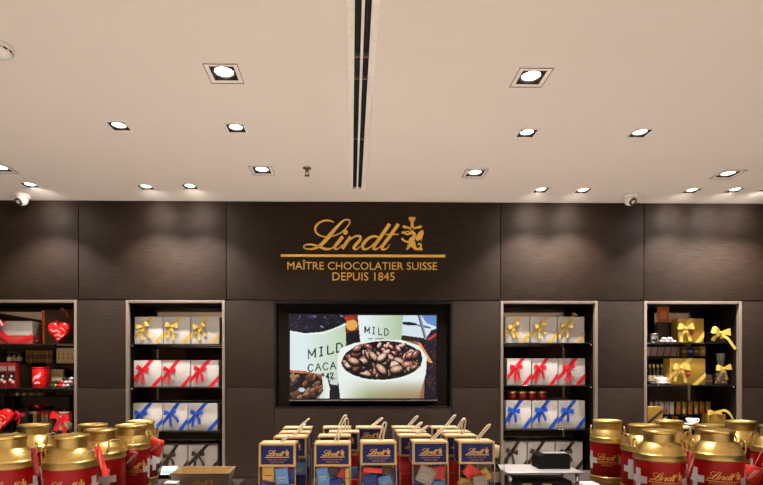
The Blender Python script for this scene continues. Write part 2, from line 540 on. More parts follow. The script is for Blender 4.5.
# aims: where each lamp's beam points (None = straight down)
nc = [(a + b) / 2 for a, b in NICHES]
aims = [None, None, (-.25, D, 1.9), (.95, D, 1.9), (nc[3], D, 1.3), (nc[0], D, 1.5), (nc[1], D, 1.45), (-.3, D, 1.5), (nc[2] - .2, D, 1.35), (nc[3] - .1, D, 1.5)] + [None] * 8
protos = {}
def spot(x, y, aim, power, size, blend, rad=.03):
    ld = bpy.data.lights.new('downlight_and_fill_beam', 'SPOT')
    ld.energy = power * K; ld.spot_size = R(size); ld.spot_blend = blend; ld.shadow_soft_size = rad
    ld.color = WARM
    o = bpy.data.objects.new('downlight_and_fill_beam', ld); COL.objects.link(o)
    o.location = (x, y, CEIL - .035)
    dv = Vector(aim) - o.location if aim else Vector((0, 0, -1))
    o.rotation_euler = dv.to_track_quat('-Z', 'Y').to_euler()
for k, (x, y, s, lb) in enumerate(lamps + rear):
    if s not in protos:
        t = lamp_proto(s, lb); protos[s] = t; t.location = (x, y, CEIL)
    else:
        t = dup(protos[s], (x, y, CEIL), 0, lb)
    if k >= len(lamps):
        spot(x, y, None, 420, 84, .7)
    elif s == BIG:
        spot(x, y, None, 150, 84, .9)
    elif k < 10:
        spot(x, y, (x, y + .45, 0), 95, 60, 1.)
        spot(x, y, (aims[k][0], D, 1.85), 20, 40, 1.)
    else:
        spot(x, y, (x, y + .10, 0), 70, 106, .7, .02)
        spot(x, y, (x, D, CEIL - .12), 4, 56, 1., .01)  # extra weak beam added for the glow patch below the ceiling
        spot(x, y, (x, D, CEIL - .33), 5.5, 150, 1., .02)  # extra wide beam added to fill the upper wall
for t in bpy.data.objects:
    if t.name.startswith('ceiling_downlight') and t.location.y < 0:
        t['group'] = 'unseen downlights added behind the viewer'

# air slot
sl = thing('air_slot_diffuser', 'long linear air diffuser with two black slots in the ceiling', 'air vent', (SLX, (SLY0 + SLY1) / 2, CEIL))
L = (SLY1 - SLY0) / 2
fr = MB()
for x0, x1 in ((-.0635, -.033), (-.006, .006), (.033, .0635)):
    fr.box(x0, x1, -L, L, -.004, .012, M_TRIMW)
fr.box(-.0635, .0635, L, L + .012, -.004, 0, M_TRIMW).box(-.0635, .0635, -L - .012, -L, -.004, 0, M_TRIMW)
fr.build('frame', sl)
for x0, x1 in ((-.033, -.006), (.006, .033)):
    sb = MB().box(x0, x1, -L, L, .03, .034, M_SLOT).box(x0 - .001, x0 + .001, -L, L, .0121, .03, M_SLOT).box(x1 - .001, x1 + .001, -L, L, .0121, .03, M_SLOT)
    sb.box((x0 + x1) / 2 - .002, (x0 + x1) / 2 + .002, -L, L, .004, .03, M_SLOT)
    for py in (58, 80, 140):
        yy = Pz(357, py, CEIL).y - (SLY0 + SLY1) / 2
        sb.box(x0, x1, yy - .004, yy + .004, .003, .02, M_FRAME)
    sb.build('slot', sl, label='black slot')

# sprinkler, smoke detector, dome cameras
p = Pz(307, 168, CEIL)
sp = thing('fire_sprinkler', 'small pendent sprinkler head hanging from the ceiling beside a downlight', 'sprinkler', (p.x, p.y, CEIL))
M_BRASS = mat('bronze', (120, 92, 62), .3, .9)
MB().lathe([(.030, 0), (.030, -.004), (.012, -.010), (.010, -.010)], M_BRASS, 24).build('ceiling_plate', sp)
MB().lathe([(.009, -.008), (.009, -.028)], M_BRASS, 16).tube([(.008, 0, -.026), (.014, 0, -.038), (.004, 0, -.052)], .0025, M_BRASS).tube([(-.008, 0, -.026), (-.014, 0, -.038), (-.004, 0, -.052)], .0025, M_BRASS).build('sprinkler_body', sp)
MB().lathe([(.018, -.054), (.018, -.051), (.004, -.050)], M_BRASS, 16).build('deflector', sp)
p = Pz(-1, 46, CEIL)
sd = thing('smoke_detector', 'round white smoke detector on the ceiling at the left edge', 'smoke detector', (p.x, p.y, CEIL))
MB().lathe([(.056, 0), (.057, -.014), (.052, -.018)], M_PWHITE, 36).build('base', sd)
MB().lathe([(.050, -.018), (.050, -.030), (.040, -.040), (.0001, -.043)], M_PWHITE, 36).build('sensor_head', sd)
kb = MB()
for k in range(12):
    a = 2 * PI * k / 12
    kb.box(-.008, .008, -.0515, -.049, -.028, -.021, M_BLACK, Matrix.Rotation(a, 4, 'Z'))
kb.build('sensor_slot', sd, label='dark slots around the sensor head')
M_LENSD = mat('dark_lens', (50, 42, 38), .1, 0, coat=1)
for px, rz, lb in ((22, R(-20), 'white dome security camera at the top left of the wood wall'), (630, R(15), 'white dome security camera at the top right of the wood wall')):
    p = Pz(px, 194.5, CEIL)
    c = thing('security_camera', lb, 'security camera', (p.x, p.y, CEIL), rz, 'dome cameras under the ceiling')
    MB().lathe([(.058, 0), (.060, -.020), (.056, -.026)], M_PWHITE, 32).build('mount_ring', c)
    ey = MB().sphere((0, 0, -.042), .046, M_PWHITE, seg=24).build('eyeball', c)
    Mx = Matrix.Translation((0, 0, -.042)) @ Matrix.Rotation(R(40), 4, 'X')
    MB().lathe([(.030, -.0), (.030, .046), (.024, .050), (.020, .044), (.0001, .043)], M_LENSD, 24, M=Mx @ Matrix.Rotation(R(90), 4, 'X')).build('lens_window', ey, label='dark lens window')

# ------------------------------------------------------------------ wall sign
lx = lambda px: X(px)
sg = thing('wall_sign', 'gold raised lettering sign on the dark wood wall above the television', 'sign', (X(362), D - .001, Z(255)))
s7 = (X(404) - X(298)) / 763
b = MB()
strokes(b, SCRIPT, s7, 0, 0, M_SIGN, -.014, -.002, 8)
disc(b, 341 * s7, -146 * s7, 17 * s7, M_SIGN, -.014, -.002)
o_ = P(298, 212, D)
b.build('script_lettering', sg, (o_.x - sg.location.x, 0, o_.z - sg.location.z))
b = MB(); s11 = (X(428) - X(396)) / 370
strokes(b, CREST, s11, 0, 0, M_SIGN, -.012, -.002, 6)
o_ = P(396, 212, D)
b.build('dragon_crest', sg, (o_.x - sg.location.x, 0, o_.z - sg.location.z))
x0, x1, z0 = X(281) - sg.location.x, X(445) - sg.location.x, Z(256) - sg.location.z
MB().box(x0, x1, -.012, -.001, z0 - .010, z0 + .010, M_SIGN, bev=.001).build('rule_bar', sg)
b = text_mb('MAÎTRE CHOCOLATIER SUISSE', X(437) - X(287.5), 0, .008, M_SIGN, -.004)
def fit_h(b, z0, z1, cap=None):
    zs = [v.z for v in b.v]; a, c = min(zs), max(zs)
    for v in b.v: v.z = z0 + (v.z - a) / (c - a) * (z1 - z0)
fit_h(b, Z(269.8), Z(260.2))
b.build('raised_motto', sg, ((X(437) + X(287.5)) / 2 - sg.location.x, -.001, -sg.location.z))
b = text_mb('DEPUIS 1845', X(394.5) - X(332.5), 0, .008, M_SIGN, -.004)
fit_h(b, Z(280.6), Z(272.6))
b.build('raised_founding_year', sg, ((X(394.5) + X(332.5)) / 2 - sg.location.x, -.001, -sg.location.z))

# ------------------------------------------------------------------ television
def paint_screen(Wp=294, Hp=166):
    # coordinates: 590 x 330 picture units
    yy, xx = np.mgrid[0:Hp, 0:Wp]
    x = (xx + .5) / Wp * 590; y = (yy + .5) / Hp * 330
    im = np.zeros((Hp, Wp, 3)); im[:] = (14, 12, 26)
    rng = np.random.RandomState(4)
    def inpoly(pts):
        m = np.zeros(x.shape, bool); n = len(pts)
        for i in range(n):
            x1_, y1_ = pts[i]; x2_, y2_ = pts[(i + 1) % n]
            if y1_ == y2_: continue
            c = ((y1_ > y) != (y2_ > y)) & (x < (x2_ - x1_) * (y - y1_) / (y2_ - y1_) + x1_)
            m ^= c
        return m
    def fill(m, c): im[m] = c
    def grad(m, c0, c1, a, b):
        t_ = np.clip((x - a) / (b - a), 0, 1)[..., None]
        g_ = np.array(c0) * (1 - t_) + np.array(c1) * t_
        im[m] = g_[m]
    def ell(cx, cy, rx, ry, a=0):
        dx, dy = x - cx, y - cy; ca, sa = math.cos(a), math.sin(a)
        return ((dx * ca + dy * sa) / rx) ** 2 + ((-dx * sa + dy * ca) / ry) ** 2
    def seg(x0, y0, x1, y1, w, c):
        dx, dy = x1 - x0, y1 - y0; l = dx * dx + dy * dy or 1
        t_ = np.clip(((x - x0) * dx + (y - y0) * dy) / l, 0, 1)
        im[np.hypot(x - x0 - t_ * dx, y - y0 - t_ * dy) < w] = c
    # middle top clutter
    fill(inpoly([(222, 0), (275, 0), (275, 75), (222, 75)]), (120, 40, 30)); fill(ell(248, 38, 24, 22) < 1, (232, 170, 90)); fill(ell(238, 12, 20, 9) < 1, (190, 40, 30))
    fill(inpoly([(222, 70), (275, 60), (275, 110), (222, 120)]), (20, 14, 26))
    # right background
    fill(inpoly([(445, 0), (590, 0), (590, 330), (445, 330)]), (216, 230, 240))
    fill(inpoly([(530, 0), (590, 0), (590, 45), (550, 30)]), (98, 140, 205))
    fill(ell(480, 33, 34, 7, .1) < 1, (22, 22, 50)); fill(ell(540, 44, 30, 4, .2) < 1, (60, 80, 130))
    fill(inpoly([(445, 78), (520, 92), (560, 110), (590, 150), (590, 330), (445, 330)]), (158, 104, 76))
    fill(inpoly([(445, 78), (540, 90), (545, 108), (445, 98)]), (40, 28, 30))
    fill(inpoly([(520, 100), (545, 95), (570, 60), (590, 52), (590, 330), (540, 330), (545, 200)]), (16, 14, 30))
    for k in range(40): fill(ell(rng.uniform(545, 590), rng.uniform(60, 300), 6, 3, rng.uniform(0, 3)) < 1, (52 + rng.randint(50), 36, 40))
    fill(inpoly([(518, 108), (528, 112), (575, 188), (566, 190), (535, 165)]), (232, 160, 96))
    seg(520, 0, 546, 90, 6, (150, 150, 160)); seg(518, 0, 543, 88, 2, (60, 60, 70)); seg(590, 75, 560, 95, 5, (190, 60, 60))
    # back sack
    m = inpoly([(272, 0), (456, 0), (447, 110), (284, 115)]); grad(m, (232, 246, 246), (176, 198, 160), 300, 456)
    # left sack
    m = inpoly([(0, 60), (60, 72), (130, 66), (190, 48), (222, 30), (226, 110), (212, 190), (190, 278), (100, 262), (0, 240)]); grad(m, (224, 240, 238), (196, 214, 186), 60, 226)
    seg(0, 66, 60, 76, 3, (245, 250, 248)); seg(60, 76, 140, 70, 3, (245, 250, 248)); seg(140, 70, 222, 36, 3, (240, 246, 240))
    for k in range(90):
        cx, cy = rng.uniform(0, 218), rng.uniform(0, 62); s_ = rng.uniform(2, 6)
        if cy < 60 - max(0, cx - 100) * .22: fill(ell(cx, cy, s_ * 1.8, s_ * .6, rng.uniform(-1, 1)) < 1, [(34, 30, 62), (60, 54, 96), (24, 18, 40), (150, 150, 190)][rng.choice(4, p=[.4, .25, .28, .07])])
    INK = (34, 28, 34)
    GL = {'M': [[(0, 1), (0, 0), (.5, .75), (1, 0), (1, 1)]], 'I': [[(.5, 0), (.5, 1)], [(.3, 0), (.7, 0)], [(.3, 1), (.7, 1)]], 'L': [[(.15, 0), (.15, 1), (.9, 1), (.9, .82)]],
          'D': [[(.1, 0), (.1, 1), (.55, 1), (.9, .7), (.9, .3), (.55, 0), (.1, 0)]], 'C': [[(.9, .15), (.6, 0), (.3, .05), (.05, .35), (.05, .65), (.3, .95), (.6, 1), (.9, .85)]],
          'A': [[(0, 1), (.5, 0), (1, 1)], [(.2, .62), (.8, .62)]], '4': [[(.75, 1), (.75, 0), (.1, .7), (1, .7)]], '2': [[(.05, .2), (.4, 0), (.85, .2), (.7, .5), (.05, 1), (.95, 1)]]}
    def word(t_, x0, y0, dx, dy, w, h, lw):
        for k, ch in enumerate(t_):
            for pl in GL[ch]:
                for (a, b_), (c, d_) in zip(pl[:-1], pl[1:]):
                    seg(x0 + k * dx + a * w + a * 0, y0 + k * dy + b_ * h + a * w * dy / dx, x0 + k * dx + c * w, y0 + k * dy + d_ * h + c * w * dy / dx, lw * 1.7, INK)
    word('MILD', 74, 138, 37, -8, 28, 34, 1.6)
    word('CACA', 72, 196, 30, -3, 22, 28, 1.3)
    word('42', 144, 232, 18, -3, 13, 22, 1.5)
    word('MILD', 302, 44, 26, 3, 18, 26, 1.2)
    seg(318, 94, 330, 92, 2, (90, 80, 80)); seg(345, 94, 375, 92, 2, (120, 120, 110))
    seg(150, 262, 188, 250, 1.2, (90, 90, 80))
    # small bowl lower left
    m = inpoly([(0, 218), (60, 222), (130, 236), (160, 260), (160, 330), (0, 330)]); fill(m, (22, 14, 18))
    seg(0, 222, 60, 226, 5, (206, 110, 66)); seg(60, 226, 118, 238, 4, (190, 96, 60))
    for k in range(34):
        cx, cy = rng.uniform(0, 130), rng.uniform(238, 326); a = rng.uniform(-1, .4)
        fill(ell(cx, cy, 15, 9, a) < 1, (74, 44, 34)); fill(ell(cx - 1, cy - 2, 12, 6, a) < 1, [(150, 98, 70), (112, 70, 52), (178, 130, 100)][k % 3]); fill(ell(cx, cy, 10, 1.3, a) < 1, (60, 34, 28))
    fill(ell(48, 296, 12, 8) < 1, (190, 214, 232))
    m = inpoly([(128, 240), (150, 250), (160, 290), (158, 330), (112, 330), (134, 300)]); grad(m, (206, 222, 206), (238, 246, 240), 118, 158)
    # main bowl
    m = inpoly([(190, 165), (205, 130), (260, 110), (350, 98), (450, 98), (520, 120), (552, 165), (548, 230), (520, 330), (202, 330), (192, 240)])
    t1 = np.clip((x - 200) / 120, 0, 1)[..., None]; t2 = np.clip((y - 250) / 80, 0, 1)[..., None]
    base = np.array((236, 244, 240)) * (1 - t1 * t2) + np.array((156, 158, 112)) * t1 * t2
    t3 = (np.clip((x - 330) / 130, 0, 1) * np.clip((y - 262) / 60, 0, 1))[..., None]
    base = base * (1 - .55 * t3) + np.array((165, 120, 86)) * .55 * t3
    im[m] = base[m]
    rim = ell(372, 182, 176, 82, -.04); inner = ell(372, 178, 162, 76, -.04)
    fill((rim < 1.0) & (inner >= 1), (240, 246, 244)); ins = inner < 1; fill(ins, (26, 12, 22))
    keep = im.copy()
    for k in range(120):
        cx, cy = rng.uniform(215, 530), rng.uniform(108, 246)
        q = ((cx - 372) / 158) ** 2 + ((cy - 178) / 74) ** 2
        if q > .95: continue
        s_ = 11 + (cy - 100) * .05; a = rng.uniform(-1.2, .9)
        far = cy < 150 and cx > 330
        c1 = [(214, 168, 138), (186, 120, 104), (150, 80, 70), (236, 200, 176)][rng.randint(4)] if not far else [(230, 190, 180), (196, 96, 90), (240, 214, 200), (150, 60, 60)][rng.randint(4)]
        f_ = .72 if far else 1
        fill(ell(cx + 2, cy + 5, s_ * 1.95 * f_, s_ * 1.3 * f_, a) < 1, (20, 8, 18)); fill(ell(cx, cy, s_ * 1.6 * f_, s_ * .85 * f_, a) < 1, tuple(v * .5 for v in c1))
        fill(ell(cx - 1, cy - 2, s_ * 1.3 * f_, s_ * .62 * f_, a) < 1, c1); fill(ell(cx - 2, cy - 3, s_ * .55, s_ * .2, a) < 1, (244, 214, 196))
    out = inner > 1.06
    im[out & m] = keep[out & m]
    sh = (inner < 1.0) & (ell(372, 168, 160, 74, -.04) > 1) & (y > 180); im[sh] *= .25
    return np.clip(im, 0, 255)

def build_tv():
    x0, x1, z1, z0 = X(289.5), X(437), Z(314.8), Z(398.6)
    Y0 = D + .035
    cx, cz = (x0 + x1) / 2, (z0 + z1) / 2
    tv = thing('television', 'flat screen television showing sacks of cocoa beans, set in a dark alcove', 'television', (cx, Y0, z0))
    w, h = x1 - x0, z1 - z0
    M_BEZ = mat('tv_black', (14, 13, 13), .25)
    b = MB(); e = .010
    b.box(-w / 2 - e, w / 2 + e, .003, .045, -.012, h + e, M_BEZ, bev=.002).box(-.3, .3, .045, .0845, .1, h - .1, M_BEZ)
    b.build('housing', tv)
    f = MB()
    for a0, a1, b0, b1 in ((-w / 2 - e, -w / 2, -.012, h + e), (w / 2, w / 2 + e, -.012, h + e), (-w / 2, w / 2, h, h + e), (-w / 2, w / 2, -.012, 0)):
        f.box(a0, a1, -.002, .003, b0, b1, M_BEZ)
    f.build('bezel', tv)
    MB().box(-w / 2 - e, w / 2 + e, -.006, .004, -.020, -.012, mat('silver_strip', (190, 186, 184), .25, .8)).build('lower_strip', tv, label='silver strip under the screen')
    im = paint_screen()
    H, Wd = im.shape[:2]
    vs = [(-w / 2 + w * i / Wd, .001, h - h * j / H) for j in range(H + 1) for i in range(Wd + 1)]
    fs = [(j * (Wd + 1) + i, (j + 1) * (Wd + 1) + i, (j + 1) * (Wd + 1) + i + 1, j * (Wd + 1) + i + 1) for j in range(H) for i in range(Wd)]
    me = bpy.data.meshes.new('screen'); me.from_pydata(vs, [], fs)
    L_ = im / 255.; L_ = np.where(L_ <= .04045, L_ / 12.92, ((L_ + .055) / 1.055) ** 2.4)
    at = me.color_attributes.new('picture', 'FLOAT_COLOR', 'CORNER')
    col = np.ones((H * Wd, 4, 4), np.float32); col[:, :, :3] = L_.reshape(-1, 1, 3)
    at.data.foreach_set('color', col.ravel())
    m = bpy.data.materials.new('lit_screen'); m.use_nodes = True; nt = m.node_tree
    pb = nt.nodes['Principled BSDF']; pb.inputs['Base Color'].default_value = (.01, .01, .01, 1); pb.inputs['Roughness'].default_value = .3; pb.inputs['Specular IOR Level'].default_value = .1
    va = nt.nodes.new('ShaderNodeVertexColor'); va.layer_name = 'picture'
    nt.links.new(va.outputs[0], pb.inputs['Emission Color']); pb.inputs['Emission Strength'].default_value = .95
    me.materials.append(m)
    o = bpy.data.objects.new('screen', me); COL.objects.link(o); o.parent = tv
build_tv()
tag(MB().box(0, .11, 0, .006, 0, .004, M_CHROME).box(0, .11, .003, .012, -.003, .004, M_BLACK).build('cable_cover', None, (X(426), D + .02, TVZ0 + .0151)), 'short grey strip lying at the lower right of the television alcove', 'cable cover')

# ------------------------------------------------------------------ glass shelves
SHELF = {0: (343.8, 388, 431.5), 1: (344, 387, 431, 474.5), 2: (342.8, 385.3, 429, 474.5), 3: (342.6, 385, 429)}
ORD = ('top', 'second', 'third', 'fourth')
shz = {}
NN = ('leftmost niche', 'left gift box niche', 'right gift box niche', 'rightmost niche')
for i, ys in SHELF.items():
    a, b_ = NICHES[i]
    for k, py in enumerate(ys):
        z = P((60, 175, 550, 690)[i], py, D + .04).z
        shz[(i, k)] = z
        s = thing('glass_shelf', '%s smoked glass shelf of the %s' % (ORD[k], NN[i]), 'shelf', ((a + b_) / 2, D + .035, z), 0, 'smoked glass niche shelves')
        hw = (b_ - a) / 2 - .019
        MB().box(-hw, hw, 0, .283, -.008, 0, M_GLASS, bev=.001).build('glass_pane', s)
        for sx in (-1, 1):
            MB().lathe([(.006, 0), (.006, .018)], M_CHROME, 12, M=Matrix.Translation((sx * hw, .012, -.0145)) @ Matrix.Rotation(-sx * PI / 2, 4, 'Y')).build('shelf_pin', s)
zback = {}
for i, py in ((0, 363.2), (3, 356)):  # extra shelves standing in for shelves reflected in the mirror
    a, b_ = NICHES[i]
    z = P((40, 680)[i == 3], py, D + .2).z
    zback[i] = z
    s = thing('glass_shelf', 'half-depth glass shelf added for a mirrored one behind the top level of the %s' % NN[i], 'shelf', ((a + b_) / 2, D + .19, z), 0, 'smoked glass niche shelves')
    hw = (b_ - a) / 2 - .019
    MB().box(-hw, hw, 0, .128, -.006, 0, M_GLASS, bev=.001).build('glass_pane', s)

# ------------------------------------------------------------------ gift boxes and bows
def bow(parent, name, mt, c, size, rnd, rot=0., tails=(.9, .75), loops=1.0):
    """bow facing -y at c: two loops, knot, two tails"""
    b = MB(); M = Matrix.Translation(c) @ Matrix.Rotation(rot, 4, 'Y')
    s = size
    for sg_, an in ((-1, rnd.uniform(.05, .35)), (1, rnd.uniform(.05, .35))):
        d = Vector((sg_ * math.cos(an), 0, math.sin(an))); n = Vector((-d.z * sg_, 0, abs(d.x)))
        prof = [(0, -.10, .06), (.2, -.24, .14), (.42, -.30, .20), (.52, -.20, .19), (.50, -.08, .17), (.36, -.05, .13), (.15, -.05, .07), (0, -.07, .05)]
        pp = catmull(prof, 3)
        b.band([d * (q[0] * s * loops) + Vector((0, q[1] * s, 0)) for q in pp], [n * (q[2] * s) for q in pp], mt, M=M)
    for sg_, ln in ((-1, tails[0]), (1, tails[1])):
        ex = sg_ * rnd.uniform(.12, .38)
        prof = [(0, -.08, 0, .06), (ex * .4, -.13, -.3, .09), (ex * .9, -.07, -.62, .105), (ex * 1.1, -.09, -1., .105)]
        pp = catmull(prof, 3)
        pts = [Vector((q[0] * s, q[1] * s, q[2] * s * ln)) for q in pp]
        b.band(pts, [Vector((q[3] * s, 0, .02 * s * sg_)) for q in pp], mt, M=M)
    b.sphere((0, -.13 * s, 0), .09 * s, mt, (1, .8, 1), 10, M=M)
    return b.build(name, parent)

def diag(mb, w, h, d, mt, a, b_, e, y=-.0015):
    """diagonal ribbon across the upper left corner, over the top, and one across the lower right corner"""
    k = (h - a) / b_
    ee = e * math.sqrt(1 + k * k)
    mb.poly([(-w / 2, a - ee / 2), (-w / 2, a + ee / 2), (-w / 2 + b_ - ee / 2 / k, h), (-w / 2 + b_ + ee / 2 / k, h)], y, -.0002, mt)
    xs0, xs1 = -w / 2 + b_ - ee / 2 / k, -w / 2 + b_ + ee / 2 / k
    mb.add([(xs0, y, h + .0002), (xs1, y, h + .0002), (xs1 + .02, d * .9, h + .0002), (xs0 + .02, d * .9, h + .0002), (xs0, y, h + .0015), (xs1, y, h + .0015), (xs1 + .02, d * .9, h + .0015), (xs0 + .02, d * .9, h + .0015)],
           [(0, 1, 2, 3), (4, 5, 6, 7), (0, 1, 5, 4), (1, 2, 6, 5), (2, 3, 7, 6), (3, 0, 4, 7)], mt)
    x0 = w / 2 - .36 * h / k
    z1 = .36 * h
    mb.poly([(x0 - ee / 2 / k, 0), (w / 2, z1 + ee / 2), (w / 2, z1 - ee / 2), (x0 + ee / 2 / k, 0)], y, -.0002, mt)

def gift_box(x, y, z, w, h, d, mt, rib, seed, label, group, cat='gift box', bx=.33, bz=.68, rz=0., bs=.1, emblem=False, e=.027):
    rnd = random.Random(seed)
    t = thing('gift_box', label, cat, (x, y, z), rz, group)
    MB().box(-w / 2, w / 2, 0, d, 0, h, mt, bev=min(.006, d * .1)).build('box', t)
    a = h * (bz - .42); b_ = w * (bx + .42 * (w / h) ** 0 * bx * 0 + .30)
    # line through the bow
    k = (h - a) / b_
    rb = MB(); diag(rb, w, h, d, rib, a, b_, e)
    rb.build('ribbon', t)
    zb_ = a + k * bx * w
    bow(t, 'bow', rib, Vector((-w / 2 + bx * w, -.002, min(zb_, h * .86))), bs, rnd, rnd.uniform(-.35, .35), tuple(min(q, (min(zb_, h * .86) - .012) / bs) for q in (rnd.uniform(.9, 1.3), rnd.uniform(.8, 1.2))))
    if emblem:
        m_ = MB(); disc(m_, .0, h * .42, h * .11, mat('dark_red_print', (120, 24, 26), .4), -.002, -.0003, 16)
        for q in range(5): disc(m_, (q - 2) * .008, h * .42 + .006 * (q % 2), .005, M_WHITE if q % 2 else M_RED, -.0025, -.002, 8)
        m_.build('printed_seal', t)
    return t

rows = [
    (1, 0, M_RG, 'gold', [(134.2, 163.2), (163.4, 190.4), (190.8, 219.8)], 316.8),
    (1, 1, M_RR, 'red', [(133.4, 161.5), (161.8, 190.3), (190.6, 219.2)], 360.2),
    (1, 2, M_RB, 'blue', [(132.6, 162.4), (162.6, 187.6), (187.9, 217.9)], 403.2),
    (1, 3, M_RK, 'dark brown', [(136, 162), (163, 187.5), (188, 217.9)], 445.0),
    (2, 0, M_RG, 'gold', [(505, 529.8), (530.2, 557.3), (557.8, 584.8)], 316.6),
    (2, 1, M_RR, 'red', [(507, 531.5), (532, 558), (558.4, 585.4)], 358.4),
    (2, 2, M_RB, 'blue', [(505.2, 531.5), (532, 558), (558.4, 585.4)], 400.6),
    (2, 3, M_RK, 'dark brown', [(502.5, 527), (527.5, 555), (555.5, 583)], 441.8)]
blue_tops = []
for ni, k, rib, cn, xs, top in rows:
    z = shz[(ni, k)]
    for j, (a, b_) in enumerate(xs):
        yf = D + .075 + (.012 * ((j * 7 + k * 3) % 3) / 2) + (.05 if k == 3 else 0)
        x0, x1 = P(a, 350, yf).x, P(b_, 350, yf).x
        h = P((a + b_) / 2, top, yf).z - z
        lb = 'white gift box with %s ribbon, %s of three in the %s gift niche' % (cn, ('left', 'middle', 'right')[j], ('left', 'right')[ni - 1])
        gift_box((x0 + x1) / 2, yf, z + .0004, x1 - x0 - .004, h, .13, M_WHITE, rib, ni * 100 + k * 10 + j, lb, 'white ribboned gift boxes in the two middle niches', bx=(.30, .28, .30)[j] + .05 * ((k + j) % 2), rz=0)
        if (ni, k) == (2, 2): blue_tops.append((x0, x1, yf, z + h))

# small tins on the blue ribboned boxes
M_REDT = mat('red_tin_print', (150, 22, 18), .35, .2, var=.5, scale=120)
n = 0
zt_ = max(q[3] for q in blue_tops)
first = None
for px in (512, 521.8, 531.6, 541.4):
    yf = D + .14
    p = P(px, 395, yf)
    bt = [q for q in blue_tops if q[0] - .01 <= p.x <= q[1] + .01][0]
    lb = 'small round red tin with gold lid, %s of four on the blue ribboned boxes' % ('first', 'second', 'third', 'last')[n]
    if first is None:
        first = thing('round_tin', lb, 'tin', (p.x, yf, bt[3] + .002), 0, 'round red tins')
        MB().lathe([(.037, 0), (.039, .003), (.039, .058), (.037, .06)], M_REDT, 24).build('tin_body', first)
        MB().lathe([(.037, .0602), (.0405, .062), (.0405, .074), (.037, .078), (.0001, .079)], M_GOLD, 24).build('lid', first)
        MB().lathe([(.0396, .0285), (.0396, .0315)], M_GOLD, 24, caps=False).build('gold_band', first)
    else:
        dup(first, (p.x, yf, bt[3] + .002), n, lb)
    n += 1
p = P(574, 314, D + .12)
bl = MB().sphere((0, 0, .02), .022, M_RED, (1, 1, 1), 14).band([(-.022, -.0205, .03), (0, -.024, .022), (.022, -.0205, .014)], [(0, 0, .004)] * 3, M_WHITE)
tag(bl.build('wrapped_truffle', None, (p.x, D + .12, P(574, 316.6, D + .075).z)), 'red and white wrapped ball on top of the right gold ribboned box', 'chocolate')

# ------------------------------------------------------------------ leftmost niche goods
def heart_pts(w, h, n=36):
    o = []
    for k in range(n):
        t_ = 2 * PI * k / n
        o.append((w * .5 * math.sin(t_) ** 3, h * (13 * math.cos(t_) - 5 * math.cos(2 * t_) - 2 * math.cos(3 * t_) - math.cos(4 * t_) + 17) / 29.))
    return o
M_REDF = mat('red_foil', (214, 28, 26), .25, .25, var=.35, scale=60, bump=.5)
M_PINK = mat('pink_print', (232, 150, 150), .4)
M_PINKF = mat('mottled_pink_foil', (220, 120, 116), .4, var=.6, scale=140)
def heart(x, y, z, w, h, d, label, lean=0., bowed=True, seed=1):
    t = thing('heart_box', label, 'heart box', (x, y, z), 0, 'red heart boxes')
    b = MB(); pts = heart_pts(w, h); n = len(pts)
    rings = [(0.94, .0), (1, .008), (1, d - .02), (.9, d - .004), (.6, d)]
    vs = []
    for sc_, yy in rings:
        for px_, pz_ in pts:
            vs.append((px_ * sc_, -yy, (pz_ - h * .5) * sc_ + h * .5))
    fs = [list(range(n))] + [[(i) * n + k, i * n + (k + 1) % n, (i + 1) * n + (k + 1) % n, (i + 1) * n + k] for i in range(len(rings) - 1) for k in range(n)] + [[(len(rings) - 1) * n + k for k in range(n)][::-1]]
    b.add(vs, fs, M_REDF, True)
    b.build('heart_body', t)
    sw = MB()
    for pts_ in ([(-.32, .66, .08), (-.18, .56, .16), (-.02, .60, .2), (.14, .50, .12)], [(-.12, .36, .08), (.02, .42, .2), (.18, .34, .18), (.30, .44, .06)], [(.10, .72, .06), (.22, .68, .14), (.32, .58, .05)], [(-.06, .20, .06), (.05, .22, .14), (.12, .26, .05)]):
        strokes(sw, [[(q[0] * w, -q[1] * h, q[2] * w * .42) for q in pts_]], 1, 0, 0, M_PINKF, -d - .001, -d + .004, 5)
    sw.build('printed_swirl', t, label='pale pink swirl')
    if bowed:
        bow(t, 'bow', M_RR, Vector((w * .05, -d * .6, h * .93)), .07, random.Random(seed), .3, (.2, .2))
    return t
z0 = shz[(0, 0)] + .0005
p = P(62.5, 343, D + .13)
heart(p.x, D + .13, z0, .185, .185, .075, 'red foil heart box with pink swirl on the top shelf, at the right')
p = P(5, 431, D + .11)
heart(p.x, D + .09, shz[(0, 2)] + .0005, .19, .19, .06, 'red heart box on the third shelf at the left photo edge', bowed=False)
# bag standing in for a brown and orange mirror reflection behind the heart
M_BROWNP = mat('brown_paper', (86, 58, 36), .5); M_ORG = mat('orange_paper', (224, 112, 52), .5)
ya = D + .20
a, b_ = P(41.5, 310, ya), P(72, 310, ya)
bg = thing('reflection_bag', 'brown and orange bag standing in for a reflection behind the red foil heart', 'gift bag', ((a.x + b_.x) / 2, ya, z0))
w, h = b_.x - a.x, a.z - z0
MB().box(-w / 2 + .028, w / 2, 0, .08, 0, h, M_BROWNP, bev=.002).build('bag_body', bg)
MB().poly([(-w / 2, h), (-w / 2 + .012, .0), (-w / 2 + .0275, 0), (-w / 2 + .0275, h - .02)], 0, .08, M_ORG).build('side_panel', bg, label='orange side panel')
hd = MB().tube([(.03, .01, h - .01), (.05, -.012, h + .01), (.09, -.018, h - .015), (.105, -.02, h - .06)], .009, M_ORG, 6)
hd.build('ribbon_handle', bg, label='orange ribbon loop')
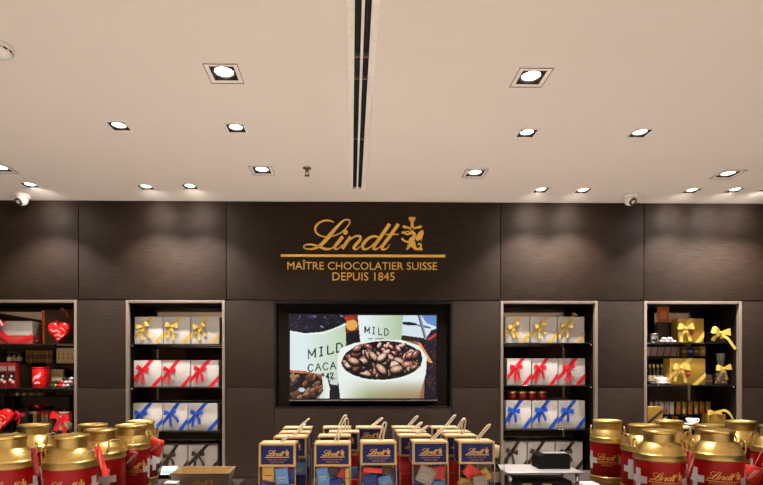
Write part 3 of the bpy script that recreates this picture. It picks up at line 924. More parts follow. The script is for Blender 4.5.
# wide white box, red ribbon and red base
yb = D + .09
a, b_ = P(-14, 330, yb), P(32, 330, yb)
w = b_.x - a.x
t = thing('gift_box', 'white and red gift box with wide red ribbon, top shelf at left edge', 'gift box', ((a.x + b_.x) / 2, yb, z0))
zsp = P(10, 335.5, yb).z - z0; zt2 = P(10, 321, yb).z - z0
MB().box(-w / 2, w / 2, 0, .16, 0, zsp - .0005, mat('red_print_card', (176, 60, 48), .4, var=.4, scale=70), bev=.003).build('box', t, label='red printed lower half')
MB().box(-w / 2 - .001, w / 2 + .001, -.001, .161, zsp, zt2, M_WHITE, bev=.003).build('lid', t)
rb = MB()
rb.poly([(.02, 0), (.06, 0), (w / 2, .05), (w / 2, .085)], -.0035, -.0015, M_RR).poly([(-w / 2, zt2 * .5), (-w / 2, zt2 * .68), (-.06, zt2), (-.02, zt2)], -.0035, -.0015, M_RR)
rb.build('ribbon', t)
bow(t, 'bow', M_RR, Vector((-.10, -.004, zt2 * .72)), .15, random.Random(5), -.3, (.7, .9))
tag(MB().sphere((0, 0, .02), .022, mat('dark_chocolate', (40, 24, 18), .2, coat=.6), (1, 1, .9), 14).build('chocolate_ball', None, (P(37, 343, D + .1).x, D + .1, shz[(0, 0)])), 'dark round chocolate between the white box and the heart', 'chocolate')

# row on the back shelf of the leftmost niche
ys_ = D + .22; zb0 = zback[0] + .0005
M_JARD = mat('dark_jar', (36, 28, 24), .15, coat=1); M_BEIGE = mat('beige_label', (206, 190, 150), .5)
first = None
for j, px in enumerate((9.5, 14.5, 19.5)):
    p = P(px, 355, ys_); lb = 'small dark jar with a pale label, %s of three on the half-depth shelf' % ('left', 'middle', 'right')[j]
    if not first:
        first = thing('jar', lb, 'jar', (p.x, ys_, zb0), 0, 'dark jars on the half-depth shelf')
        MB().lathe([(.019, 0), (.020, .004), (.020, .075), (.015, .085)], M_JARD, 20).build('glass_body', first)
        MB().lathe([(.0168, .0852), (.0168, .105), (.0001, .106)], M_BLACK, 20).build('lid', first)
        MB().lathe([(.0204, .018), (.0204, .052)], M_BEIGE, 20, caps=False).build('label_band', first)
    else: dup(first, (p.x, ys_, zb0), 0, lb)
M_GOLDD = mat('old_gold_foil', (158, 124, 58), .3, .7, var=.3, scale=80)
first = None
for j in range(7):
    p = P(27 + j * 3.9, 355, ys_); lb = 'upright gold bar in brown sleeve on the half-depth shelf, %s from the left' % NTH[j]
    if not first:
        first = thing('chocolate_bar', lb, 'chocolate bar', (p.x, ys_, zb0), 0, 'gold foil bars on the half-depth shelf')
        MB().box(-.014, .014, 0, .03, 0, .112, M_GOLDD, bev=.003).build('wrapper', first)
        MB().box(-.0145, .0145, -.001, .031, .035, .075, mat('brown_sleeve', (92, 62, 34), .45), bev=.001).build('sleeve', first)
    else: dup(first, (p.x, ys_, zb0), 0, lb)
p0, p1 = P(56.5, 355, ys_), P(75, 355, ys_)
w = p1.x - p0.x; h = P(65, 348, ys_).z - zb0
t = thing('truffle_box', 'pale yellow box with four printed gold truffles on the half-depth shelf', 'box', ((p0.x + p1.x) / 2, ys_, zb0))
MB().box(-w / 2, w / 2, 0, .07, 0, h, mat('cream_card', (222, 204, 158), .5), bev=.002).build('box', t)
b = MB()
for k in range(4):
    cx = -w / 2 + w * (k + .5) / 4
    b.poly([(cx - .009, h * .35), (cx + .009, h * .35), (cx + .007, h * .6), (cx, h * .78), (cx - .007, h * .6)], -.0015, -.0003, M_RG)
    disc(b, cx, h * .3, .007, M_RR, -.0018, -.0003, 10)
b.build('printed_truffles', t)

# second shelf
z1 = shz[(0, 1)] + .0005; y1_ = D + .08
M_PHOTO = mat('photo_print_red', (120, 20, 18), .4, var=.5, scale=30)
for j, (pa, pb) in enumerate(((-1, 7), (7.6, 15.6))):
    a, b_ = P(pa, 380, y1_), P(pb, 380, y1_); w = b_.x - a.x; h = P(pa, 362.5, y1_).z - z1
    t = thing('chocolate_box', 'upright red and black box with printed chocolates, %s of the pair' % ('left', 'right')[j], 'box', ((a.x + b_.x) / 2, y1_, z1), 0, 'upright printed boxes')
    MB().box(-w / 2, w / 2, 0, .06, 0, h, M_PHOTO, bev=.001).build('box', t)
    b = MB().box(-w / 2 + .003, w / 2 - .003, -.0015, -.0002, h * .28, h * .62, mat('black_print', (26, 20, 20), .4))
    b.box(-w / 2 + .004, w / 2 - .004, -.0015, -.0002, h * .68, h * .86, mat('grey_print', (128, 112, 108), .4))
    disc(b, -.01, h * .32, .013, M_WHITE, -.0025, -.0015, 12); disc(b, .012, h * .24, .014, M_PINK, -.0028, -.0015, 12); disc(b, 0, h * .46, .009, M_BEIGE, -.0025, -.0015, 12)
    b.build('printed_picture', t)
a, b_ = P(28.2, 380, y1_), P(44.2, 380, y1_); r_ = (b_.x - a.x) / 2; h = P(36, 367, y1_).z - z1
t = thing('cocoa_tin', 'red round tin with a pale swirl on the second shelf', 'tin', ((a.x + b_.x) / 2, y1_ + r_, z1))
MB().lathe([(r_ - .002, 0), (r_, .003), (r_, h - .016), (r_ - .001, h - .014)], M_REDF, 36).build('tin_body', t)
MB().lathe([(r_ - .001, h - .0138), (r_ + .002, h - .012), (r_ + .002, h - .002), (r_ - .003, h), (.0001, h)], M_RED, 36).build('lid', t)
b = MB()
strokes(b, [[(-.035, -h * .3, .01), (-.01, -h * .5, .022), (.015, -h * .55, .026), (.035, -h * .75, .008)], [(-.02, -h * .2, .012), (.01, -h * .25, .02), (.03, -h * .22, .006)]], 1, 0, 0, M_PINK, -.001, .0006, 6)
b.warp(lambda v: ((r_ - v.y) * math.sin(v.x / r_), -(r_ - v.y) * math.cos(v.x / r_), v.z))
b.build('printed_swirl', t, label='pale pink swirl')
p = P(56.5, 375, D + .2)
tag(MB().box(-.052, .052, 0, .03, 0, .155, M_BEIGE, bev=.002).box(-.045, .045, -.0012, 0, .02, .06, M_BROWNP).build('chocolate_box', None, (p.x, D + .2, z1)), 'beige upright box behind the wrapped sweets on the second shelf', 'box')
rn = random.Random(3)
cols_ = [M_BLACK, M_WHITE, M_PINK, M_RR, M_GOLDD]
cn_ = ['black', 'white', 'pink', 'red', 'gold']
for j, (px, py, c) in enumerate(((52, 386, 0), (56, 386, 4), (60, 386, 3), (64, 386, 2), (68, 386, 1), (72, 386, 0), (58, 381.5, 0), (62, 381.5, 3), (66, 381.5, 1), (70, 381.5, 2), (65, 377, 0), (71.6, 377, 1))):
    p = P(px, 380, D + .09)
    lev = {386: 0, 381.5: 1, 377: 2}[py]
    b = MB().sphere((0, 0, .0165), .0165, cols_[c], (1, 1, 1), 12)
    b.poly([(-.016, .0165), (-.027, .026), (-.027, .007)], -.003, .003, cols_[c]).poly([(.016, .0165), (.027, .026), (.027, .007)], -.003, .003, cols_[c])
    tag(b.build('wrapped_truffle', None, (p.x, D + .09 + lev * .002, z1 + lev * .029)), 'twist wrapped %s truffle in the heap, %s %s one' % (cn_[c], nth(('tw', c)), cn_[c]), 'chocolate', 'twist wrapped truffles heaped on the second shelf, ' + cn_[c])
# third shelf goods: gold truffles row on a riser, bars standing in for a slanted reflected rack, bow pack
z2 = shz[(0, 2)] + .0005
ry = D + .20
zr = P(30, 396, ry).z
rs = thing('display_riser', 'dark stepped riser behind the leaning bars in the leftmost niche', 'riser', (P(36, 400, ry).x, ry, z2))
hh = zr - z2
MB().box(-.29, .29, .0, .1, hh - .01, hh, M_DARK, bev=.001).build('top_step', rs)
for sx in (-1, 1): MB().box(sx * .28 - .006, sx * .28 + .006, .002, .098, 0, hh - .0102, M_DARK).build('side_support', rs)
for j in range(9):
    p = P(12 + j * 3.8, 393, ry + .02)
    mt_ = (M_GOLDD, M_BEIGE)[j % 2]
    tag(MB().sphere((0, 0, .015), .0155, mt_, seg=12).build('truffle', None, (p.x, ry + .03, zr + .0002)), '%s foil truffle on the riser under the second shelf, %s %s one' % (('gold', 'cream')[j % 2], nth(('tf', j % 2)), ('gold', 'cream')[j % 2]), 'chocolate', '%s foil truffles on the riser' % ('gold', 'cream')[j % 2])
M_BARS = [mat('bar_brown', (92, 66, 46), .4), mat('bar_beige', (168, 142, 104), .4), mat('bar_dark', (54, 36, 28), .4)]
for j in range(14):
    px = 18 + j * 4.0
    p = P(px, 431, D + .15)
    c = (1, 0, 1, 2, 1, 0, 1, 1, 0, 2, 1, 0, 1, 1)[j]
    t = thing('chocolate_bar', '%s leaning bar imitating a reflected rack on the third shelf, %s of its colour from the left' % (('brown', 'beige', 'dark')[c], nth(('bar', c))), 'chocolate bar', (p.x, D + .155, z2 + .0035), 0, '%s leaning bars with red tops' % ('brown', 'beige', 'dark')[c])
    Mt = Matrix.Rotation(R(-14), 4, 'X') @ Matrix.Rotation(R(-8), 4, 'Y')
    MB().box(-.0135, .0135, 0, .010, 0, .135, M_BARS[c], M=Mt, bev=.0015).build('wrapper', t)
    MB().box(-.0138, .0138, -.001, .0105, .135, .160, M_RR if j > 4 else M_BEIGE, M=Mt, bev=.001).build('top_label', t)
a = P(19, 431, D + .09)
t = thing('chocolate_box', 'small black box tied with red ribbon beside the left edge heart', 'box', (a.x, D + .125, z2))
MB().box(-.045, .045, 0, .02, 0, .185, M_BLACK, bev=.002).build('box', t)
bow(t, 'bow', M_RR, Vector((-.01, -.002, .14)), .08, random.Random(8), .5, (.8, 1))
a = P(63.5, 431, D + .07)
t = thing('gift_pouch', 'beige pouch with a big red bow on the third shelf', 'gift pouch', (a.x, D + .075, z2))
MB().lathe([(.05, 0), (.062, .02), (.058, .06), (.03, .10), (.02, .115), (.04, .15), (.042, .16)], M_BARS[1], 24, M=Matrix.Diagonal((1, .6, 1, 1))).build('pouch_body', t)
bow(t, 'bow', M_RR, Vector((0, -.03, .118)), .15, random.Random(9), .2, (.8, .95))

# ------------------------------------------------------------------ rightmost niche goods
z0 = shz[(3, 0)] + .0005; z1 = shz[(3, 1)] + .0005; z2 = shz[(3, 2)] + .0005
def goldbox(pa, pb, top, z, yf, d, seed, label, bx):
    a, b_ = P(pa, 350, yf), P(pb, 350, yf); h = P((pa + pb) / 2, top, yf).z - z
    return gift_box((a.x + b_.x) / 2, yf, z, b_.x - a.x, h, d, M_GBOX, M_RG, seed, label, 'gold gift boxes', bx=bx, bz=.72, bs=.13, emblem=True, e=.03)
goldbox(678.3, 704, 318.5, z0, D + .085, .10, 41, 'square gold gift box with bow and red seal on the top shelf', .22)
goldbox(670, 705.4, 358.5, z1, D + .085, .10, 42, 'wide gold gift box with bow and red seal on the second shelf', .28)
# black cube with gold bow
p = P(720, 342, D + .06)
t = thing('gift_box', 'small black gift box with gold bow, right end of a top shelf', 'gift box', (p.x, D + .065, z0))
MB().box(-.052, .052, 0, .09, 0, .098, mat('black_card', (30, 24, 22), .35), bev=.003).build('box', t)
bow(t, 'bow', M_RG, Vector((-.01, -.004, .082)), .15, random.Random(12), .15, (.5, .3))
b = MB()
b.band([(0, -.03, .07), (.04, -.045, .03), (.075, -.046, -.02), (.105, -.045, -.055)], [(.008, 0, .009)] * 4, M_RG)
b.build('ribbon_tail', t)
# silver tin, truffles, card on dark box standing in for an orange reflection
p = P(653.5, 340, D + .09)
t = thing('small_tin', 'silver round tin at the left end of the top shelf of the rightmost niche', 'tin', (p.x, D + .10, z0))
MB().lathe([(.042, 0), (.043, .003), (.043, .06), (.042, .062)], M_CHROME, 28).build('tin_body', t)
MB().lathe([(.043, .0622), (.045, .064), (.045, .078), (.0001, .08)], mat('dark_steel', (98, 88, 78), .3, 1), 28).build('lid', t)
pos = []
for lev, (n_, r0) in enumerate(((6, 0), (4, 1))):
    for j in range(n_):
        px = 661 + j * 2.9 + lev * 2
        p = P(px, 340, D + .07)
        tag(MB().sphere((0, 0, .0125), .0128, M_WHITE, seg=10).build('truffle', None, (p.x, D + .07 + .012 * (j % 2), z0 + lev * .0215)), 'white truffle in the small heap on the top shelf of the rightmost niche', 'chocolate', 'white truffles heaped on the top shelf')
ya = D + .20
p = P(664, 320, ya); hh = P(664, 322, ya).z - z0
t = thing('chocolate_box', 'dark upright box topped by a card standing in for an orange reflection at the upper left of the rightmost niche', 'box', (p.x, ya, z0))
MB().box(-.055, .055, 0, .05, 0, hh, mat('dark_brown_card', (46, 32, 24), .45), bev=.002).build('box', t)
MB().box(-.052, .052, .01, .014, hh + .0005, hh + .135, M_ORG, bev=.001).box(-.03, .03, .008, .0098, hh + .03, hh + .1, mat('salmon_print', (236, 150, 110), .5)).build('reflection_card', t, label='card imitating an orange reflection')
# back shelf packets
ys_ = D + .21; zb3 = zback[3] + .0005
for j in range(5):
    p = P(650 + j * 6.6, 350, ys_)
    t = thing('chocolate_packet', 'small white packet with a red stripe, %s in the row on the half-depth shelf' % ('first', 'second', 'third', 'fourth', 'fifth')[j], 'packet', (p.x, ys_, zb3), 0, 'white packets on the half-depth shelf')
    MB().box(-.026, .026, 0, .03, 0, .08, M_WHITE, bev=.002).build('packet', t)
    MB().poly([(-.006, 0), (.006, 0), (.018, .078), (.008, .078)], -.0015, -.0002, M_RR).build('stripe', t)
for j, (px, mt_, cn) in enumerate(((684.5, M_GOLDD, 'gold'), (690.5, M_RB, 'blue'), (697, M_GOLDD, 'gold'), (703, M_RG, 'bright gold'))):
    p = P(px, 350, ys_)
    t = thing('chocolate_packet', '%s foil packet under the square gold gift box, %s of four' % (cn, ('first', 'second', 'third', 'last')[j]), 'packet', (p.x, ys_, zb3), 0, 'foil packets on the half-depth shelf')
    MB().box(-.023, .023, 0, .03, 0, .085, mt_, bev=.003).build('packet', t)
    MB().box(-.02, .02, -.0012, -.0002, .03, .05, M_BEIGE).build('paper_label', t)
# bottles
first = None
for j, px in enumerate((649.8, 653.8, 657.8, 661.8)):
    p = P(px, 380, D + .2); lb = 'small dark liqueur bottle with pale label, %s of four on the second shelf' % ('first', 'second', 'third', 'last')[j]
    if not first:
        first = thing('bottle', lb, 'bottle', (p.x, D + .2, z1), 0, 'dark bottles in the rightmost niche')
        MB().lathe([(.015, 0), (.0165, .004), (.0165, .10), (.007, .135), (.007, .158)], M_JARD, 20).build('glass_body', first)
        MB().lathe([(.0082, .150), (.0082, .178), (.0001, .179)], M_RG, 16).build('cap', first)
        MB().lathe([(.0169, .03), (.0169, .08)], M_BEIGE, 20, caps=False).build('paper_label', first)
    else: dup(first, (p.x, D + .2, z1), 0, lb)
M_CERAM = mat('white_porcelain', (238, 232, 226), .2, coat=.6)
def cup_proto(x, y, z, label):
    c = thing('coffee_cup', label, 'cup', (x, y, z + .0125), 0, 'white porcelain cups')
    MB().lathe([(.022, 0), (.024, .004), (.040, .030), (.046, .055), (.0445, .055), (.038, .030), (.022, .008), (.0001, .006)], M_CERAM, 32).build('cup_bowl', c)
    MB().tube(catmull([(.040, 0, .046), (.060, 0, .050), (.066, 0, .036), (.052, 0, .022), (.036, 0, .020)], 4), .0035, M_CERAM, 8).build('handle', c)
    return c
def saucer_proto(x, y, z, label):
    s = MB().lathe([(.028, .0), (.030, .004), (.064, .012), (.072, .017), (.071, .019), (.062, .0145), (.026, .007), (.0001, .007)], M_CERAM, 40).build('saucer', None, (x, y, z))
    return tag(s, label, 'saucer', 'white porcelain saucers')
p = P(664.5, 382, D + .07)
saucer_proto(p.x - .01, D + .11, z1, 'white saucer on the second shelf in front of the bottles')
cup_proto(p.x - .01, D + .11, z1 - .005, 'white coffee cup in front of the dark bottles')
p = P(709.5, 380, D + .08)
tag(MB().box(-.032, .032, 0, .07, 0, .085, mat('dark_brown_card', (46, 32, 24), .45), bev=.002).box(-.033, .033, -.001, .071, .03, .036, M_GOLDD).build('chocolate_box', None, (p.x, D + .09, z1)), 'small dark brown box between the wide gold box and the clear pouch', 'box')
p = P(721.5, 380, D + .1)
t = thing('clear_pouch', 'clear pouch of chocolates tied with a gold bow at the right of the second shelf', 'gift pouch', (p.x, D + .11, z1))
MB().lathe([(.045, 0), (.060, .012), (.064, .05), (.056, .095), (.026, .135), (.020, .145), (.038, .20), (.048, .27)], clear_film('pouch_film', (.8, .78, .75), .25, .1), 24, caps=False, M=Matrix.Diagonal((1, .75, 1, 1))).build('film', t)
bow(t, 'bow', M_RG, Vector((0, -.018, .14)), .12, random.Random(21), 0, (.9, .8))
rn = random.Random(5)
for j in range(12):
    lev = j // 6; k = j % 6
    q = (p.x + (k % 3 - 1) * .031 + lev * .004, D + .095 + (k // 3) * .030, z1 + .001 + lev * .028)
    tag(MB().sphere((0, 0, .0145), .0145, mat('milk_chocolate', (96, 58, 36), .35), seg=10).build('chocolate_ball', None, q), 'round brown chocolate inside the clear pouch', 'chocolate', 'chocolates in the clear pouch')
# third level: leaning packs on a riser, cups, boxes
ry = D + .20
zr = P(680, 415, ry).z
rs = thing('display_riser', 'dark riser carrying leaning packs in the rightmost niche', 'riser', (P(682, 415, ry).x, ry - .04, z2))
hh = zr - z2
MB().box(-.31, .31, 0, .15, hh - .008, hh, M_DARK, bev=.001).build('top_step', rs)
for sx in (-1, 1): MB().box(sx * .30 - .006, sx * .30 + .006, .002, .148, 0, hh - .0082, M_DARK).build('side_support', rs)
specs = [(651 + j * 5.2, 'white') for j in range(5)] + [(678.5 + j * 6, 'gold') for j in range(6)]
for j, (px, cn) in enumerate(specs):
    p = P(px, 415, ry - .02)
    t = thing('chocolate_packet', '%s leaning packet on the riser, %s %s one from the left' % (cn, nth(('pk', cn)), cn), 'packet', (p.x, ry - .02, zr + .008), 0, 'leaning %s packets on the riser' % cn)
    Mt = Matrix.Rotation(R(-20), 4, 'X') @ Matrix.Rotation(R(14), 4, 'Y')
    MB().box(-.018, .018, 0, .012, 0, .118, M_WHITE if cn == 'white' else M_GBOX, M=Mt, bev=.002).build('packet', t)
    MB().box(-.012, .004, -.001, -.0001, .01, .05, M_RR if j % 2 else M_BEIGE, M=Mt).build('paper_label', t)
goldb = P(654.5, 420, D + .07)
tag(MB().box(-.065, .065, 0, .05, 0, .19, M_GBOX, bev=.003).poly([(-.065, .03), (-.065, .06), (.065, .17), (.065, .14)], -.0015, -.0001, M_RK).build('chocolate_box', None, (goldb.x, D + .06, z2)), 'gold box with dark diagonal band at the lower left of the rightmost niche', 'box')
zc = P(692, 425.5, D + .09).z
st = thing('display_block', 'pale block under the white cup on the lowest shelf of the rightmost niche', 'display block', (P(690, 425, D + .08).x, D + .05, z2))
MB().box(-.15, .085, 0, .105, 0, max(.01, zc - z2 - .001), M_BEIGE, bev=.002).build('block', st)
zc = z2 + max(.01, zc - z2 - .001) + .0003
p = P(691.5, 425, D + .1)
saucer_proto(p.x, D + .1, zc, 'white saucer under the lower cup, just above the milk cans')
cup_proto(p.x, D + .1, zc - .005, 'white coffee cup on the lowest visible shelf, above the milk cans')
p = P(674, 420, D + .1)
tag(MB().box(-.055, .0, -.02, .04, 0, .04, M_WHITE, bev=.003).box(.002, .055, -.02, .04, 0, .04, M_WHITE, bev=.003).build('sugar_packet_box', None, (p.x, D + .1, zc)), 'low white box left of the lower cup', 'box')
p = P(718.5, 424, D + .06)
t = thing('gift_box', 'small gold box with gold ribbon at the lower right of the rightmost niche', 'gift box', (p.x, D + .075, z2 + .0005))
MB().box(-.075, .075, 0, .09, 0, .12, M_GBOX, bev=.003).build('box', t)
bow(t, 'bow', M_RG, Vector((-.02, .02, .135)), .11, random.Random(31), 0, (.3, .3))
MB().band(catmull([(0, .0, .135), (.05, -.01, .155), (.09, -.02, .13), (.12, -.02, .08)], 3), [(.004, 0, .01)] * 10, M_RG).build('ribbon_tail', t)

# ------------------------------------------------------------------ display tables
TZ = .96
def table(x0, x1, y0, y1, label):
    t = thing('display_table', label, 'table', ((x0 + x1) / 2, (y0 + y1) / 2, 0), 0, 'dark display tables')
    w, d = (x1 - x0) / 2, (y1 - y0) / 2
    MB().box(-w, w, -d, d, TZ - .04, TZ, M_TOP, bev=.003).build('tabletop', t)
    MB().box(-w + .08, w - .08, -d + .08, d - .08, .1, TZ - .0402, M_DARK, bev=.003).build('cabinet', t)
    MB().box(-w + .12, w - .12, -d + .12, d - .12, 0, .0998, M_BLACK).build('plinth', t)
table(-2.75, -.548, 1.72, 2.64, 'dark display table carrying the left milk cans')
table(-.41, .655, 1.72, 2.66, 'dark display table carrying the chocolate bags')
table(.66, 3.1, 1.72, 2.85, 'dark display table carrying the right milk cans')

# ------------------------------------------------------------------ milk cans
def cyl_warp(mb, r):
    return mb.warp(lambda v: ((r - v.y) * math.sin(v.x / r), -(r - v.y) * math.cos(v.x / r), v.z))
CAN = {}
def can_meshes(kind):
    if kind in CAN: return CAN[kind]
    if kind == 'wide': rb_, rn_, zs, ze = .0955, .0590, .200, .190
    else: rb_, rn_, zs, ze = .0805, .0625, .210, .200
    zc = ze + .02
    d = {}
    d['can_body'] = MB().lathe([(rb_ - .002, .030), (rb_ - .001, .032), (rb_ - .001, ze)], M_RED, 56, caps=False)
    d['base_rim'] = MB().lathe([(rb_ - .006, 0), (rb_ + .002, .003), (rb_ + .003, .008), (rb_ + .001, .012), (rb_ + .001, .024), (rb_ + .003, .029), (rb_ - .002, .034)], M_GOLD, 56)
    zn = .262
    d['shoulder'] = MB().lathe([(rb_ - .002, ze - .003), (rb_ + .003, ze), (rb_ + .0035, ze + .004), (rb_ + .001, ze + .008), (rb_ + .001, ze + .009), (rb_ + .001, ze + .023), (rb_ + .0005, ze + .0245), (rb_ - .001, ze + .0255), (rb_ - .002, ze + .0265),
                                (rb_ - (rb_ - rn_) * .16, ze + .033),
                                (rn_ + (rb_ - rn_) * .60, zn - .021), (rn_ + .004, zn - .004), (rn_ + .001, zn - .001), (rn_, zn + .002), (rn_, zn + .003), (rn_, .293), (rn_, .305)], M_GOLD, 56, caps=False)
    d['lid'] = MB().lathe([(rn_ + .0002, .294), (rn_ + .002, .2945), (rn_ + .0045, .299), (rn_ + .0055, .303), (rn_ + .005, .306), (rn_ + .002, .3085), (rn_ - .004, .3085), (rn_ - .008, .305), (.0001, .304)], M_GOLD, 56, caps=False)
    hw = .028; r0 = rb_ - .009
    for k, sg_ in enumerate((-1, 1)):
        a = Matrix.Rotation(sg_ * PI / 2, 4, 'Z')
        zz = zs + .034 - .006
        pts = [(-hw, -r0, zz - .012), (-hw, -r0 - .006, zz + .014), (-hw + .004, -r0 - .003, zz + .036), (0, -r0 - .002, zz + .038), (hw - .004, -r0 - .003, zz + .036), (hw, -r0 - .006, zz + .010), (hw, -r0, zz - .012)]
        d['handle%d' % k] = MB().tube(catmull(pts, 3), .0036, M_GOLD, 8, M=a)
    lg = MB(); logo(lg, .125, M_SIGN, -.0007, .0004, True, 0, .112, 9, 6)
    lg.box(-.06, -.03, -.0006, .0004, .109, .1105, M_SIGN)
    for q in range(16): lg.box(-.064 + q * .008, -.056 + q * .008, -.0006, .0004, .1075, .1095, M_SIGN)
    for row, (zz, n_) in enumerate(((.098, 16), (.088, 8))):
        for q in range(n_):
            x_ = (q - n_ / 2) * .0062
            lg.box(x_, x_ + .0012, -.0006, .0004, zz, zz + .006, M_SIGN).box(x_ + .0012, x_ + .004, -.0006, .0004, zz + (.005 if q % 2 else .0), zz + (.006 if q % 2 else .001), M_SIGN)
    d['gold_emblem'] = cyl_warp(lg, rb_ - .001)
    for k, an in enumerate((-1.15, 1.15)):
        c = MB(); off = an * rb_; cz = .110
        for x0, x1, za, zb_ in ((-.014, .014, .014, .044), (-.014, .014, -.014, .014), (-.014, .014, -.044, -.014), (-.042, -.014, -.014, .014), (.014, .042, -.014, .014)):
            for q in range(4):
                xa = x0 + (x1 - x0) * q / 4; xb = x0 + (x1 - x0) * (q + 1) / 4
                c.box(off + xa, off + xb, -.0006, .0004, cz + za, cz + zb_, M_WHITE)
        d['white_cross%d' % k] = cyl_warp(c, rb_ - .001)
    d = {k: v.mesh(k.rstrip('01')) for k, v in d.items()}
    CAN[kind] = (d, rb_)
    return CAN[kind]
def can(px, py, kind, rz, label):
    d, rb_ = can_meshes(kind)
    p = Pz(px, py, TZ + .31)
    t = thing('milk_can', label, 'milk can', (p.x, p.y, TZ + .0003), rz - math.atan2(p.x, p.y), 'red and gold milk can tins')
    for k, me in d.items():
        o = bpy.data.objects.new(k.rstrip('01'), me); COL.objects.link(o); o.parent = t
    return t
def gift_tag(c, px, py, w, h, rot, mt, sw=None, dy=.008, lab=None):
    """paper tag hanging on a thread from the can, centre at a place on the near side"""
    Yc = c.location.y
    d_ = .105
    p = P(px, py, Yc - d_)
    Mi = c.matrix_basis.inverted()
    M = Mi @ Matrix.Translation(p) @ Matrix.Rotation(rot, 4, 'Y')
    b = MB()
    pts = [(-w / 2, 0), (w / 2, 0)]
    n = 6; vs = []
    for i in range(n + 1):
        v_ = i / n
        for s_ in (-1, 1):
            for th in (0, .0012):
                vs.append((s_ * w / 2, -.006 * math.sin(v_ * 3) + th, (v_ - .5) * h))
    fs = []
    for i in range(n):
        a = i * 4
        for q in ((0, 2, 6, 4), (1, 5, 7, 3), (0, 4, 5, 1), (2, 3, 7, 6)): fs.append([a + z for z in q])
    fs += [(0, 1, 3, 2), (n * 4, n * 4 + 2, n * 4 + 3, n * 4 + 1)]
    b.add(vs, fs, mt, True, M)
    o = b.build('gift_tag', c, label=lab)
    st_ = MB()
    top = M @ Vector((0, -.001, h / 2 - .004)); ctr = Vector((0, 0, .26)); dr = (Vector((top.x, top.y, 0))).normalized()
    att = dr * .085 + Vector((0, 0, .245))
    st_.tube([top, (top + att) / 2 + dr * .01, att], .0012, M_PINK, 6).build('thread', o)
    if sw:
        b2 = MB(); strokes(b2, [[(-w * .3, h * .25, w * .08), (0, -h * .05, w * .22), (w * .1, -h * .2, w * .2), (w * .3, -h * .32, w * .06)]], 1, 0, 0, sw, -.0085, -.0065, 5)
        b2.warp(lambda v: M @ v).build('printed_swirl', o)
c1 = can(8.5, 434.5, 'wide', R(-4), 'red and gold milk can in the front row, cut by the left photo edge')
c3 = can(34, 423.8, 'wide', R(-42), 'milk can in the back row between the two leftmost front cans')
c2 = can(71, 434.3, 'wide', R(-12), 'whole milk can in the left front row, narrow red tag on its right')
c4 = can(93, 423.6, 'wide', R(-30), 'milk can at the back of the left table, mostly hidden by cans')
c5 = can(101, 428.6, 'wide', R(-56), 'milk can just behind the right shoulder of the left front can')
c6 = can(131, 424.2, 'slim', R(2), 'slim milk can with a patterned tag, second from the right on the left table')
c7 = can(140.5, 420.3, 'slim', R(-14), 'slim milk can with a bright red square tag, right end of left table')
cA = can(607.5, 419.6, 'slim', R(0), 'slim milk can standing alone at the left end of the right table')
cB = can(644, 424, 'wide', R(34), 'milk can with a large white cross behind the right table front row')
cC = can(669, 420, 'wide', R(0), 'milk can in the back row of the right table, below the white cup')
cD = can(659.4, 429.6, 'wide', R(14), 'left one of the two whole front milk cans on the right table')
cE = can(717, 429.2, 'wide', R(14), 'right one of the two whole front milk cans on the right table')
cF = can(710, 424.2, 'wide', R(-15), 'milk can directly behind the right front can on the right table')
cG = can(741, 420.5, 'wide', R(5), 'rearmost milk can of the right table, nearest the right photo edge')
cH = can(777, 425, 'wide', R(-5), 'milk can cut off by the right photo edge')
M_TAGR = mat('bright_red_tag', (232, 52, 38), .45, var=.15, scale=50)
M_TAGP = mat('patterned_tag', (150, 40, 38), .45, var=.6, scale=120)
gift_tag(c7, 156, 447.5, .062, .082, R(14), M_TAGR, M_PINK, lab='bright red square tag')
gift_tag(c2, 102, 461, .022, .11, R(-18), M_TAGR, M_PINK, lab='narrow red tag')
gift_tag(c1, 36, 462, .022, .10, R(-8), M_TAGP, None, lab='dark red patterned tag')
gift_tag(c6, 131, 460, .042, .085, R(20), M_TAGP, M_WHITE, lab='patterned tag')
gift_tag(cD, 690, 465, .022, .095, R(8), M_TAGP, M_PINK, lab='dark red tag with pink thread')
gift_tag(cH, 752, 475, .075, .08, R(12), M_TAGR, M_PINK, lab='bright red tag')

